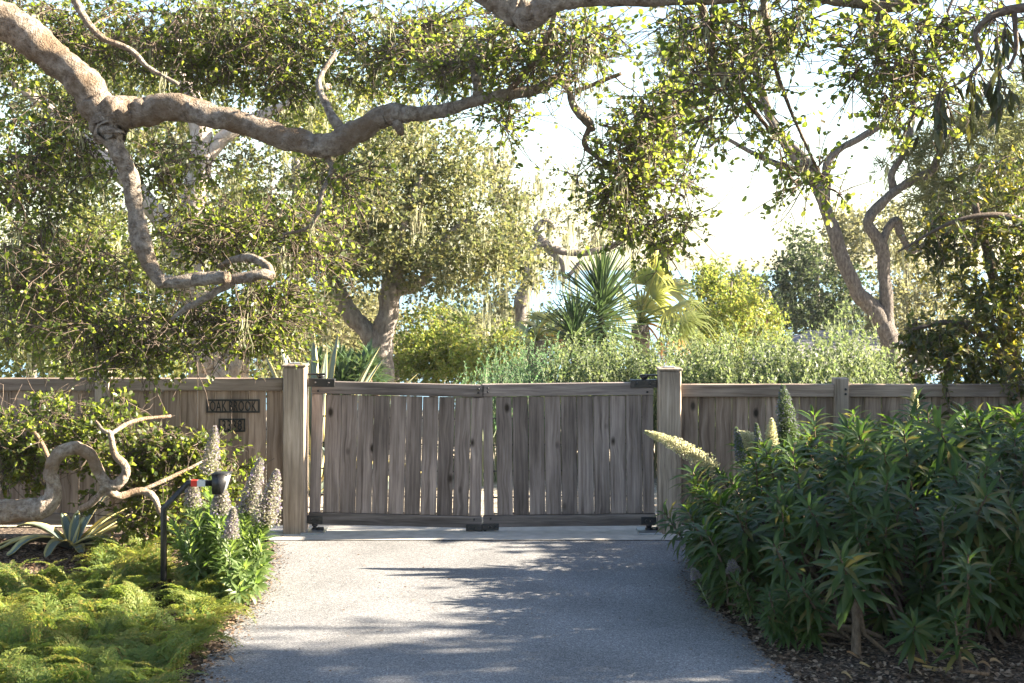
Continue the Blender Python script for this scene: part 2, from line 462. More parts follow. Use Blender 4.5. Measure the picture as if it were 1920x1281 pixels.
M['floret_dark'] = foliage('floret_dark', [(.07, .11, .05), (.10, .15, .06), (.22, .18, .34), (.12, .17, .07)],
                           [(.16, .26, .08), (.24, .34, .10), (.3, .26, .45)], .3, .6, .2)
M['droop_leaf'] = foliage('droop_leaf', [(.022, .032, .014), (.034, .044, .017), (.05, .055, .02)], [(.07, .09, .02), (.16, .15, .03)], .26, .4, .4)
M['agave'] = None
M['moss'] = foliage('lace_lichen', [(.26, .27, .17), (.36, .36, .24), (.46, .45, .32)], [(.45, .46, .28), (.6, .58, .38)], .45, .9, .05)
M['palm'] = foliage('palm_leaf', [(.10, .14, .045), (.15, .18, .06), (.21, .21, .08)], [(.34, .42, .10), (.55, .52, .14)], .38, .42, .45)
M['palm_dry'] = foliage('palm_dry', [(.30, .17, .045), (.38, .22, .06), (.30, .13, .04)], [(.55, .33, .06), (.6, .28, .05)], .4, .6, .3)
M['yucca'] = foliage('yucca_leaf', [(.030, .058, .030), (.045, .080, .038), (.07, .11, .05)], [(.10, .18, .06), (.18, .26, .08)], .22, .36, .5)
M['needle'] = foliage('needle', [(.06, .075, .035), (.095, .105, .048), (.14, .14, .06)], [(.20, .24, .08), (.32, .33, .12)], .35, .6, .2)
M['dry_leaf'] = foliage('dry_leaf', [(.30, .20, .06), (.36, .28, .12), (.22, .11, .04), (.40, .33, .20)], [(.4, .25, .06)], .2, .7, .2)
M['bark_oak'] = bark('bark_oak', [(.27, (.055, .043, .035)), (.42, (.18, .148, .12)), (.56, (.32, .278, .235)), (.75, (.50, .45, .40))], (11, 11, 11), 1.0, (.165, .112, .070))
M['bark_branch_lit'] = bark('bark_branch_lit', [(.27, (.10, .075, .058)), (.42, (.27, .215, .175)), (.56, (.42, .355, .30)), (.75, (.56, .50, .44))], (13, 13, 13), 1.0, (.25, .17, .11))  # lighter copy of the oak bark: sun on the twisted branch put into colour
M['bark_twig'] = bark('bark_twig', [(.3, (.055, .042, .034)), (.7, (.16, .125, .10))], (20, 20, 20), .3)
M['bark_grey'] = bark('bark_grey', [(.3, (.10, .085, .075)), (.5, (.24, .21, .19)), (.75, (.40, .37, .34))], (9, 9, 3.2), 1.0)
M['bark_pale'] = bark('bark_pale', [(.3, (.22, .17, .14)), (.55, (.42, .36, .31)), (.75, (.55, .50, .45))], (6, 6, 4), .6)
M['bark_fork'] = bark('bark_fork', [(.3, (.055, .047, .041)), (.5, (.14, .122, .108)), (.75, (.26, .235, .212))], (16, 16, 6), 1.0)
M['stem_green'] = plain('stem_green', (.16, .19, .10), .7)
M['stem_brown'] = bark('stem_brown', [(.3, (.07, .05, .035)), (.7, (.20, .15, .11))], (25, 25, 10), .5)
M['roof_tile'] = plain('roof_tile', (.17, .16, .165), .85, 0, .2, .3, 14)
M['stucco'] = plain('stucco', (.50, .26, .17), .9, 0, .2, .1, 20)
M['house_wall'] = plain('house_wall', (.16, .12, .10), .9, 0, .2, .15, 12)
M['glass'] = plain('window_glass', (.02, .025, .03), .08, 0, .6)

def agave_mat():
    m, nt, bs = mat_new('agave_leaf')
    at = N(nt, 'ShaderNodeAttribute', attribute_name='rnd')       # 0 mid-rib .. 1 margin
    r = ramp(nt, [(0, (.11, .15, .13)), (.60, (.13, .17, .14)), (.70, (.46, .40, .15)), (1, (.58, .50, .22))])
    nt.links.new(at.outputs['Fac'], r.inputs[0]); nt.links.new(r.outputs[0], bs.inputs['Base Color'])
    bs.inputs['Roughness'].default_value = .5
    return m
M['agave'] = agave_mat()

# ------------------------------------------------------------------ the ground, driveway, sea
def terrain(Y):
    return float(np.interp(Y, [0, 11, 16, 24, 45, 90, 140, 200, 260], [0, 0, -2.4, -2.6, -4.5, -14, -27, -38, -46]))

def ground():
    xs = np.array([-3000, -600, -150, -40, -15, 0, 15, 40, 150, 600, 3000.])
    ys = np.array([-200, -40, -15, 0, 11, 13, 16, 20, 24, 30, 45, 60, 90, 140, 200, 260.])
    zs = np.array([terrain(y) for y in ys])
    b = Buf()
    V = np.array([[x, y, z] for y, z in zip(ys, zs) for x in xs])
    nx = len(xs)
    Q = [[j * nx + i, j * nx + i + 1, (j + 1) * nx + i + 1, (j + 1) * nx + i] for j in range(len(ys) - 1) for i in range(nx - 1)]
    b.add(V, Q)
    tag(b.obj('ground', M['soil']), kind='structure')
ground()

def sheet(name, poly, z, mat):
    b = bmesh.new()
    vs = [b.verts.new((x, y, z)) for x, y in poly]
    b.faces.new(vs)
    bmesh.ops.triangulate(b, faces=b.faces[:])
    me = bpy.data.meshes.new(name); b.to_mesh(me); b.free()
    return tag(place(name, me, mat), kind='structure')

def gy(px, py):                       # a ground point seen at px, py
    Y = CAMZ * FPX / (py - HY) + CAMY
    return ((px - 960) * S(Y), Y)

left_edge = [gy(*p) for p in [(370, 1281), (392, 1238), (415, 1215), (432, 1180), (462, 1150), (478, 1120), (492, 1085), (506, 1050), (512, 1018)]]
right_edge = [gy(*p) for p in [(1318, 1018), (1308, 1050), (1302, 1085), (1316, 1115), (1340, 1145), (1392, 1185), (1432, 1222), (1470, 1255), (1500, 1281)]]
def wobble(e):
    out = []
    p = catmull(np.array([(x, y, 0) for x, y in e]), 9)
    for q in p:
        out.append((q[0] + random.uniform(-.03, .03), q[1]))
    return out
le = [(-1.80, -10.5), (-1.70, -7.0)] + wobble(left_edge)
re_ = wobble(right_edge) + [(1.72, -7.0), (1.85, -10.5)]
sheet('driveway', le + [(-2.05, -.16), (1.66, -.16)] + re_, .012, M['asphalt'])
# the edge of the asphalt has a thickness: it stands on the soil
sheet('concrete_apron', [(-2.12, -.158), (-2.12, .50), (1.75, .50), (1.75, -.158)], .018, M['concrete'])
sheet('gravel_court', [(-7, .502), (-7, 8), (-2, 10.8), (3, 10.8), (7, 8), (7, .502)], .010, M['gravel'])
def sea():
    m, nt, bs = mat_new('sea_water')
    bs.inputs['Base Color'].default_value = (.10, .20, .28, 1); bs.inputs['Roughness'].default_value = .25
    tc = N(nt, 'ShaderNodeTexCoord'); n = N(nt, 'ShaderNodeTexNoise'); n.inputs['Scale'].default_value = .08; n.inputs['Detail'].default_value = 8
    nt.links.new(tc.outputs['Object'], n.inputs[0])
    b = N(nt, 'ShaderNodeBump'); b.inputs['Strength'].default_value = .5; b.inputs['Distance'].default_value = 2
    nt.links.new(n.outputs[0], b.inputs['Height']); nt.links.new(b.outputs[0], bs.inputs['Normal'])
    sheet('sea', [(-25000, 150), (25000, 150), (25000, 45000), (-25000, 45000)], -35, m)
sea()

def chips(name, poly_fn, n, seed, z0=.004, label=None):
    r = np.random.default_rng(seed)
    b = Buf()
    xy = poly_fn(r, n); n = len(xy)
    pos = np.column_stack([xy, z0 + r.random(n) * .02])
    a = r.random(n) * 6.28
    ax = np.column_stack([np.cos(a), np.sin(a), r.normal(0, .25, n)])
    nm = np.column_stack([r.normal(0, .35, n), r.normal(0, .35, n), np.ones(n)])
    add_leaves(b, pos, ax, nm, r.uniform(.014, .045, n), LEAF_KITE, r.random(n), wid=1.1)
    o = b.obj(name, M['chips'])
    return tag(o, label, 'mulch', kind='stuff')

le_a = np.array(left_edge); re_a = np.array(right_edge)
def bed_left(r, n):
    x = r.uniform(-5, -.9, n * 2); y = r.uniform(-5.2, .05, n * 2)
    ex = np.interp(y, le_a[:, 1], le_a[:, 0])
    k = x < ex + .02 + r.normal(0, .04, len(x))
    return np.column_stack([x, y])[k][:n]
def bed_right(r, n):
    x = r.uniform(.9, 5, n * 2); y = r.uniform(-5.2, .0, n * 2)
    ex = np.interp(y, re_a[::-1, 1], re_a[::-1, 0])
    k = x > ex - .02 + r.normal(0, .04, len(x))
    return np.column_stack([x, y])[k][:n]
chips('mulch_chips', bed_left, 26000, 3, label='brown bark mulch covering the planting bed left of the driveway')
chips('mulch_chips', bed_right, 30000, 4, label='dark bark mulch covering the planting bed right of the driveway')

# ------------------------------------------------------------------ gate posts, gate, fences
def bolt_mesh():
    b = Buf(); tube(b, [(0, -.012, 0), (0, .0, 0)], [.009, .011], 8); return b.mesh('bolt')
BOLT = bolt_mesh()

def gate_post(x0, x1, ztop, label, arm_side, arm_z):
    y0, y1 = .10, .30
    e = empty('gate_post', ((x0 + x1) / 2, .2, 0), label, 'gate post', 'posts either side of the gate')
    box('post', x0, x1, y0, y1, -.05, ztop - .028, M['post_wood'], e, .012)
    box('cap', x0 - .008, x1 + .008, y0 - .008, y1 + .008, ztop - .028, ztop - .006, M['post_wood'], e, .006)
    box('cap_plate', x0 + .05, x1 - .05, y0 + .05, y1 - .05, ztop - .0062, ztop + .006, M['steel'], e, .002)
    xa = x1 if arm_side > 0 else x0
    a = min(xa - .002 * arm_side, xa + .155 * arm_side); c = max(xa - .002 * arm_side, xa + .155 * arm_side)
    arm = box('hinge_arm', a, c, .235, .275, arm_z, arm_z + .014, M['black_metal'], e, .002)
    b = Buf(); xc = xa + .115 * arm_side
    tube(b, [(xc, .255, arm_z - .055), (xc, .255, arm_z - .03), (xc, .255, arm_z - .012), (xc, .255, arm_z - .001)], [.016, .018, .036, .036], 14)
    b.obj('hinge_pin', M['black_metal'], e)
    return e
gate_post((530 - 960) * S(.1), (572 - 960) * S(.1), 1.477, 'brown timber gate post with flat cap at the left end of the gate', 1, 1.372)
gate_post((1236 - 960) * S(.1), (1278 - 960) * S(.1), 1.446, 'pale timber gate post behind the slanting pale flower spike', -1, 1.363)

def gate_leaf(hinge_x, hinge_z, w, h, side, tilt, label, first_gap):
    """side +1: hinge on the left, leaf reaches to +x"""
    e = empty('gate_leaf', (hinge_x, .245, hinge_z), label, 'gate', 'double swing gate')
    e.rotation_euler = (0, math.radians(tilt), 0)
    e['_local'] = 1
    def bx(name, u0, u1, y0, y1, z0, z1, mat, bev=.003):
        a, b_ = (u0 * side, u1 * side); x0, x1 = min(a, b_), max(a, b_)
        me = box_mesh(name, x1 - x0, y1 - y0, z1 - z0, bev)
        return place(name, me, mat, e, ((x0 + x1) / 2, (y0 + y1) / 2, z0))
    rt, rb = .108, .100
    bx('top_rail', 0, w, -.026, .030, h - rt, h, M['gate_wood_h'], .004)
    bx('bottom_rail', -.004, w + .004, -.026, .030, 0, rb, M['gate_wood_h'], .004)
    z0, z1 = rb + .003, h - rt - .004
    s_h, s_f = (.098, .108) if side > 0 else (.100, .088)
    bx('stile', .004, s_h, -.020, .026, z0, z1, M['gate_wood'], .004)
    bx('stile', w - s_f, w - .004, -.020, .026, z0, z1, M['gate_wood'], .004)
    n = 9
    g0, g1 = first_gap
    u0, u1 = s_h + g0, w - s_f - g1
    pitch = (u1 - u0) / n
    for i in range(n):
        gap = [.002, .002, .003, .004, .003, .004, .005, .005, .004][i] if side > 0 else [.004, .004, .005, .004, .005, .005, .005, .006, .005][i]
        a = u0 + i * pitch + gap / 2; b_ = u0 + (i + 1) * pitch - gap / 2
        me = box_mesh('board', b_ - a, .022, z1 - z0 + random.uniform(-.004, 0), .003)
        o = place('board', me, M['gate_wood'], e, ((a + b_) / 2 * side, -.002 + random.uniform(-.002, .002), z0))
        o.rotation_euler.y = math.radians(random.uniform(-.05, .05))
    for k in range(4):
        zz = z0 + (z1 - z0) * (.14 + .222 * k)
        bx('rod', s_h * .5, w - s_f * .5, .0115, .0235, zz, zz + .012, M['black_metal'], 0)
    bx('rod', s_h * .5, w - s_f * .5, .0115, .0235, z0 + .001, z0 + .014, M['black_metal'], 0)
    # hinge brackets
    bt = bx('hinge_bracket', -.030, .200, -.034, .038, h - .048, h + .022, M['black_metal'], .003)
    bb = bx('hinge_bracket', -.012, .122, -.034, .038, .006, .074, M['black_metal'], .003)
    for u, zz, par in ((.03, h - .012, bt), (.145, h - .012, bt), (.032, .04, bb), (.078, .04, bb)):
        place('bolt', BOLT, M['black_metal'], par, (u * side - par.location.x, -.034 - par.location.y, zz - par.location.z))
    bc = bx('corner_plate', w - .130, w + .012, -.034, .038, -.024, .032, M['black_metal'], .003)
    for u in (w - .10, w - .055):
        place('bolt', BOLT, M['black_metal'], bc, (u * side - bc.location.x, -.034 - bc.location.y, .004 - bc.location.z))
    bx('drop_pin', w - .022, w + .002, -.012, .012, -.055, -.0235, M['black_metal'], .002)
    for u, zz in ((.055, h - .085), (w - .05, h - .035), (w - .05, h - .068), (w - .06, .075)):
        place('lag_screw', BOLT, M['black_metal'], e, (u * side, -.026, zz))
    b = Buf(); uc = .052 * side
    tube(b, [(uc, .0, -.062), (uc, .0, -.050), (uc, .0, -.049), (uc, .0, -.020), (uc, .0, -.019), (uc, .0, .006)], [.030, .030, .015, .015, .026, .026], 12)
    place('pivot', b.mesh('pivot'), M['black_metal'], e)
    return e
gs = S(.245)
gate_leaf((579 - 960) * gs, .082, 1.495, 1.240, 1, 1.35, 'left leaf of the weathered grey board gate, sagging towards the middle', (.022, .002))
gate_leaf((1228 - 960) * gs, .072, 1.485, 1.240, -1, -.7, 'right leaf of the weathered grey board gate, joined to the pale post', (.004, .028))

def pivot_plate(x, label):
    e = empty('pivot_plate', (x, .22, .018), label, 'hinge plate', 'steel plates under the gate hinges')
    b = box('plate', x - .10, x + .10, .06, .36, .019, .031, M['steel'], e, .002)
    b2 = Buf()
    tube(b2, [(x, .245, .0305), (x, .245, .048)], [.034, .028], 14)
    b2.obj('bearing', M['black_metal'], e)
    b3 = Buf()
    tube(b3, [(x + .03, .225, .044), (x + .075, .205, .044)], [.014, .016], 10)
    b3.obj('stop_bolt', M['black_metal'], e)
pivot_plate((579 - 960) * gs + .055, 'steel base plate on the concrete under the left hinge of the gate')
pivot_plate((1228 - 960) * gs - .055, 'steel base plate on the concrete under the right hinge of the gate')

def fence(x0, x1, ztop, posts, pitch, label, start, ptop):
    e = empty('board_fence', ((x0 + x1) / 2, .2, 0), label, 'fence')
    e['_local'] = 0
    rz = .108
    cuts = [x0] + [p for p in sorted(posts)] + [x1]
    for a, b in zip(cuts[:-1], cuts[1:]):
        a2 = a + (.064 if a in posts else .002); b2 = b - (.064 if b in posts else .002)
        box('top_rail', a2, b2, .150, .235, ztop - rz, ztop, M['fence_wood_h'], e, .004)
        box('bottom_rail', a2, b2, .158, .230, .085, .18, M['fence_wood_h'], e, .004)
        w = b2 - a2; n = max(1, round(w / pitch)); pt = w / n
        for i in range(n):
            g = random.choice([.003, .004, .005, .007])
            me = box_mesh('board', pt - g, .020, ztop - rz - .186, .003)
            o = place('board', me, M['fence_wood'], e, (a2 + (i + .5) * pt - e.location.x, .195 - .2 + random.uniform(-.002, .002), .183))
            o.rotation_euler.y = math.radians(random.uniform(-.1, .1))
    for p in posts:
        po = box('post', p - .063, p + .063, .132, .258, -.05, ptop, M['post_wood'], e, .008)
        for dz in (.055, .095):
            place('bolt', BOLT, M['black_metal'], po, (.03, -.063, ptop + .05 - dz - .04))
    for k in range(3):
        box('backing_strip', x0 + .01, x1 - .01, .2065, .2175, .36 + .27 * k, .372 + .27 * k, M['black_metal'], e, 0)
    return e
fs = S(.15)
fence(-7.2, (529 - 960) * S(.1) - .002, 1.350, [(192 - 960) * fs, (192 - 960) * fs - 2.4], .148,
      'brown board fence with the name plates, left of the gate', 0, 1.415)
fence((1279 - 960) * S(.1) + .002, 7.2, 1.298, [(1578 - 960) * fs, (1578 - 960) * fs + 2.3], .143,
      'brown board fence right of the gate, behind the dark shrub', 0, 1.352)

# ------------------------------------------------------------------ the two cut-out signs
def text_mesh(body, w, h, depth):
    cu = bpy.data.curves.new('lettering', 'FONT')
    cu.body = body; cu.extrude = depth / 2; cu.offset = .004; cu.resolution_u = 3; cu.space_character = 1.10; cu.space_word = .7
    o = bpy.data.objects.new('lettering', cu); C.objects.link(o)
    dg = bpy.context.evaluated_depsgraph_get()
    me = bpy.data.meshes.new_from_object(o.evaluated_get(dg))
    bpy.data.objects.remove(o); bpy.data.curves.remove(cu)
    co = np.zeros(len(me.vertices) * 3, np.float32); me.vertices.foreach_get('co', co); co = co.reshape(-1, 3)
    lo, hi = co.min(0), co.max(0)
    out = np.zeros_like(co)
    out[:, 0] = (co[:, 0] - lo[0]) / (hi[0] - lo[0]) * w - w / 2
    out[:, 2] = (co[:, 1] - lo[1]) / (hi[1] - lo[1]) * h - h / 2
    out[:, 1] = -co[:, 2]
    me.vertices.foreach_set('co', out.ravel()); me.update()
    me.materials.clear()
    return me
def sign(body, px0, px1, py0, py1, label):
    Y = .176; s = S(Y)
    x0, x1 = (px0 - 960) * s, (px1 - 960) * s; z0, z1 = CAMZ - (py1 - HY) * s, CAMZ - (py0 - HY) * s
    e = empty('name_sign', ((x0 + x1) / 2, Y, z0), label, 'sign')
    t = .014
    box('frame_bar', x0, x1, Y - .004, Y + .004, z1 - t, z1, M['sign_metal'], e, 0)
    box('frame_bar', x0, x1, Y - .004, Y + .004, z0, z0 + t, M['sign_metal'], e, 0)
    box('frame_bar', x0, x0 + t, Y - .004, Y + .004, z0 + t, z1 - t, M['sign_metal'], e, 0)
    box('frame_bar', x1 - t, x1, Y - .004, Y + .004, z0 + t, z1 - t, M['sign_metal'], e, 0)
    me = text_mesh(body, x1 - x0 - 2 * t - .032, z1 - z0 - 2 * t + .002, .007)
    place('lettering', me, M['sign_metal'], e, (0, 0, (z1 - z0) / 2))
sign('OAK BROOK', 387, 487, 749, 774, 'black metal cut-out name plate reading OAK BROOK on the fence')
sign('3338', 410, 460, 785, 810, 'black metal cut-out number plate reading 3338 on the fence')

# ------------------------------------------------------------------ entry keypad on a gooseneck post
def keypad():
    Y = -2.35
    base = P(307, 1135, Y)
    e = empty('keypad_pedestal', (base[0], Y, 0), 'black gooseneck keypad post with red and white reflector among the ferns', 'keypad post')
    s = S(Y); hw = .018
    zt = CAMZ - (906 - HY) * s; zb = CAMZ - (953 - HY) * s
    x_bend2 = (352 - 960) * s; x_end = (398 - 960) * s
    # square tube along the bent centre line, mitred corners
    pts = [(base[0], -.05), (base[0], zb), (x_bend2, zt), (x_end, zt)]
    b = Buf(); V = []
    for i, (x, z) in enumerate(pts):
        d0 = np.array(pts[i]) - np.array(pts[i - 1]) if i > 0 else np.array(pts[1]) - np.array(pts[0])
        d1 = np.array(pts[i + 1]) - np.array(pts[i]) if i < 3 else d0
        d0 = d0 / np.linalg.norm(d0); d1 = d1 / np.linalg.norm(d1)
        n = np.array([-(d0 + d1)[1], (d0 + d1)[0]]); n /= np.linalg.norm(n)
        k = hw / max(.3, abs(np.dot(n, np.array([-d0[1], d0[0]]))))
        for sy, sn in ((-1, -1), (-1, 1), (1, 1), (1, -1)):
            V.append((x + n[0] * k * sn, Y + sy * hw, z + n[1] * k * sn))
    Q = [[i * 4 + j, i * 4 + (j + 1) % 4, i * 4 + 4 + (j + 1) % 4, i * 4 + 4 + j] for i in range(3) for j in range(4)] + [[3, 2, 1, 0], [12, 13, 14, 15]]
    b.add(V, Q); b.obj('pole', M['black_metal'], e)
    # reflector bands wrapped round the arm
    x = [(359 - 960) * s, (370.5 - 960) * s, (386 - 960) * s]
    box('red_reflector', x[0], x[1], Y - hw - .004, Y + hw + .004, zt - hw - .004, zt + hw + .004, M['red_tape'], e, .002)
    w = box('white_reflector', x[1] + .0005, x[2], Y - hw - .004, Y + hw + .004, zt - hw - .004, zt + hw + .004, M['white_tape'], e, .002)
    # housing: a pale key panel added to brighten its sunlit right side, a hood overhangs it
    yf, yb = Y - .055, Y + .075
    def q(px, py, yy):
        return (P(px, py, yf)[0], yy, P(px, py, yf)[2])
    b = Buf()
    pr = [(397, 891), (427, 891), (416, 927), (397, 927)]
    V = [q(*p, yf) for p in pr] + [q(*p, yb) for p in pr]
    b.add(V, [[0, 3, 2, 1], [4, 5, 6, 7], [0, 1, 5, 4], [3, 7, 6, 2], [0, 4, 7, 3], [1, 2, 6, 5]])
    hs = b.obj('housing', M['black_metal'], e)
    b = Buf()
    pr = [(426.2, 894), (427.6, 894), (418.2, 925), (416.8, 925)]
    V = [q(*p, yf + .012) for p in pr] + [q(*p, yb - .012) for p in pr]
    b.add(V, [[0, 3, 2, 1], [4, 5, 6, 7], [0, 1, 5, 4], [3, 7, 6, 2], [0, 4, 7, 3], [1, 2, 6, 5]])
    b.obj('lit_key_panel', M['steel'], e)
    b = Buf()
    pr = [(396.5, 889.0), (428.5, 889.0), (428.5, 890.8), (396.5, 890.8)]
    V = [q(*p, yf - .006) for p in pr] + [q(*p, yb + .006) for p in pr]
    b.add(V, [[0, 3, 2, 1], [4, 5, 6, 7], [0, 1, 5, 4], [3, 7, 6, 2], [0, 4, 7, 3], [1, 2, 6, 5]])
    b.obj('hood', M['black_metal'], e)
keypad()

# ------------------------------------------------------------------ tree machinery
class Leaves:
    def __init__(self): self.p = []; self.a = []; self.n = []; self.s = []
    def add(self, p, a, n, s):
        self.p.append(p); self.a.append(a); self.n.append(n); self.s.append(np.broadcast_to(s, (len(p),)))
    def get(self):
        return np.concatenate(self.p), np.concatenate(self.a), np.concatenate(self.n), np.concatenate(self.s)

def px_path(pts, Y0):
    """pts: (px, py, radius in px, optional Y)"""
    out = []; rad = []
    for q in pts:
        Y = q[3] if len(q) > 3 else Y0
        out.append(P(q[0], q[1], Y)); rad.append(q[2] * S(Y))
    return np.array(out), np.array(rad)

def limb(buf, pts, rad, sides=12, n=7, bump=.10, seed=0):
    d = np.column_stack([pts, rad])
    c = catmull(d, n)
    path, r = c[:, :3], np.maximum(c[:, 3], .002)
    k = np.arange(len(path))
    rr = np.random.default_rng(seed + 100)
    wob = np.cumsum(rr.normal(0, 1, (len(path), 3)), 0); wob -= np.linspace(wob[0], wob[-1], len(path))
    path = path + wob * (r[:, None] * .05)
    tube(buf, path, r, sides, bump, True, 0, seed)
    return path, r

def ell_points(spec, r):
    """spec: px, py, rx, ry (pixels), Y, depth half, n  -> points in that crown volume"""
    out = []
    for (px, py, rx, ry, Y, dy, n) in spec:
        m = int(n * 1.9) + 2
        u = r.normal(size=(m, 3)); u /= np.linalg.norm(u, axis=1, keepdims=True)
        u *= (r.random(m) ** .42)[:, None] * r.uniform(.85, 1.12, (m, 1))
        ph = r.random(9) * 6.28; k_ = r.normal(0, 3.3, (9, 3))
        g = np.sin(u @ k_.T + ph).sum(1) + r.normal(0, .5, m)
        u = u[np.argsort(-g)[:n]]
        for q in u:
            YY = Y + q[1] * dy
            # keep the metric size of the crown: use the scale at its centre
            c = P(px, py, Y); s = S(Y)
            out.append((c[0] + q[0] * rx * s, YY, c[2] + q[2] * ry * s))
    return np.array(out)

def grow(buf, nodes, nrad, centres, L, r, twigs=(4, 7), tl=(.12, .28), leaf=.045, per=7, droop=.1, rad_k=.011, maxlen=3.0, wander=.16, sides=4, spread=.7, bare=0, hang=0.0, fine=True):
    """joins every foliage centre to the nearest branch, then leafs it out"""
    N_ = [np.asarray(nodes)]; R_ = [np.asarray(nrad)]
    allN = N_[0]; allR = R_[0]
    d = np.min(np.linalg.norm(centres[:, None] - allN[None], axis=2), axis=1)
    order = np.argsort(d)
    for ci in order:
        c = centres[ci]
        dd = np.linalg.norm(allN - c, axis=1)
        j = int(np.argmin(dd + .10 * r.random(len(dd))))
        ln = dd[j]
        if ln > .02:
            k = int(np.clip(ln / (.10 if fine else .2), 3, 12))
            t = np.linspace(0, 1, k + 1)[:, None]
            base = allN[j] * (1 - t) + c * t
            off = np.cumsum(r.normal(0, 1, (k + 1, 3)), 0)
            off -= t * off[-1] + (1 - t) * off[0]
            sag = np.zeros((k + 1, 3)); sag[:, 2] = (np.sin(t[:, 0] * np.pi)) * ln * r.uniform(-.05, .16)
            path = base + off * wander * ln / math.sqrt(k) * .55 + sag
            r0 = min(allR[j] * .75, .003 + rad_k * min(ln, maxlen)); r1 = .0028
            rr = r0 + (r1 - r0) * t[:, 0] ** .8
            tube(buf, path, rr, sides if r0 < .012 else 6, 0, False)
            allN = np.vstack([allN, path[1:]]); allR = np.concatenate([allR, rr[1:]])
            d0 = norm(path[-1] - path[-2])
        else:
            d0 = norm(r.normal(size=3))
        m = r.integers(twigs[0], twigs[1] + 1)
        for _ in range(m):
            dv = norm(d0 * .5 + r.normal(0, spread, 3) + np.array([0, 0, -droop]))
            l = r.uniform(*tl)
            kk = 4
            tt = np.linspace(0, 1, kk)[:, None]
            bend = r.normal(0, .25, 3) + np.array([0, 0, -droop])
            tp = c + dv * l * tt + bend * l * tt ** 2 * .5
            if fine: tube(buf, tp, np.linspace(.0042, .0018, kk), 3, 0, False)
            q = r.uniform(.15, 1.05, per)[:, None]
            lp = c + dv * l * q + bend * l * q ** 2 * .5
            la = norm((dv * .6 + r.normal(0, .75, (per, 3))) * (1 - hang * .7) + np.array([0, 0, -hang]))
            lnm = norm(r.normal(0, .6, (per, 3)) + np.array([0, -hang, .8 * (1 - hang)]))
            L.add(lp, la, lnm, leaf * r.uniform(.5, 1.25, per))
        for _ in range(bare):
            dv = norm(r.normal(0, 1, 3) + np.array([0, 0, -.15])); l = r.uniform(.12, .42); kk = 6
            tp = c + dv * l * np.linspace(0, 1, kk)[:, None] + np.cumsum(r.normal(0, .018, (kk, 3)), 0)
            tube(buf, tp, np.linspace(.0042, .0016, kk), 4, 0, False)
            if r.random() < .6:
                q = tp[3]; dv2 = norm(dv + r.normal(0, .8, 3))
                tube(buf, q + dv2 * l * .5 * np.linspace(0, 1, 4)[:, None] + np.cumsum(r.normal(0, .014, (4, 3)), 0), np.linspace(.003, .0012, 4), 3, 0, False)
    return allN, allR

def in_view_size(p, s):
    d = p[:, 1] - CAMY
    u = p[:, 0] / d * FPX + 960; v = HY - (p[:, 2] - CAMZ) / d * FPX
    px = s / np.maximum(d, .1) * FPX
    ok = (u > 5) & (u < 1915) & (v > 5) & (v < 1276) & (d > .5)
    return np.where(ok, px, 0)

def finish_leaves(L, root, mat, shape=LEAF_OVAL, wid=1.0, singles=0, name='crown', tris=None, r=None):
    p, a, n, s = L.get()
    sel = np.zeros(len(p), bool)
    if singles:
        sz = in_view_size(p, s)
        idx = np.argsort(-sz)[:singles]
        sel[idx] = True
        me = leaf_mesh('leaf', shape, wid, tris); me.materials.append(mat)
        off = np.array(root.location)
        for i in idx:
            o = bpy.data.objects.new('leaf', me); C.objects.link(o)
            o.parent = root; o.matrix_local = leaf_matrix(p[i] - off, a[i], n[i], s[i])
    b = Buf()
    k = ~sel
    add_leaves(b, p[k], a[k], n[k], s[k], shape, None, wid, tris)
    return b.obj(name, mat, root, kind='stuff')

def hang_moss(root, nodes, n, r, length=(.08, .3), name='lace_lichen', zmin=-9, wid=.004):
    b = Buf()
    idx = r.integers(0, len(nodes), n)
    for i in idx:
        c = nodes[i]
        if c[2] < zmin: continue
        l0 = r.uniform(*length)
        for _ in range(r.integers(5, 11)):
            l = l0 * r.uniform(.4, 1.1); k = 4
            t = np.linspace(0, 1, k + 1)[:, None]
            st = c + r.normal(0, .02, 3)
            path = st + t * np.array([0, 0, -l]) + np.cumsum(r.normal(0, .010, (k + 1, 3)), 0) * np.array([1, 1, .3])
            a = r.uniform(0, 3.14); w = np.array([math.cos(a), math.sin(a), 0]) * wid * r.uniform(.6, 1.8)
            wt = (1 - t * .85)
            V = np.empty((2 * (k + 1), 3)); V[0::2] = path - w * wt; V[1::2] = path + w * wt
            Q = [[2 * q, 2 * q + 1, 2 * q + 3, 2 * q + 2] for q in range(k)]
            b.add(V, Q, None, r.random())
    return b.obj(name, M['moss'], root, kind='stuff')

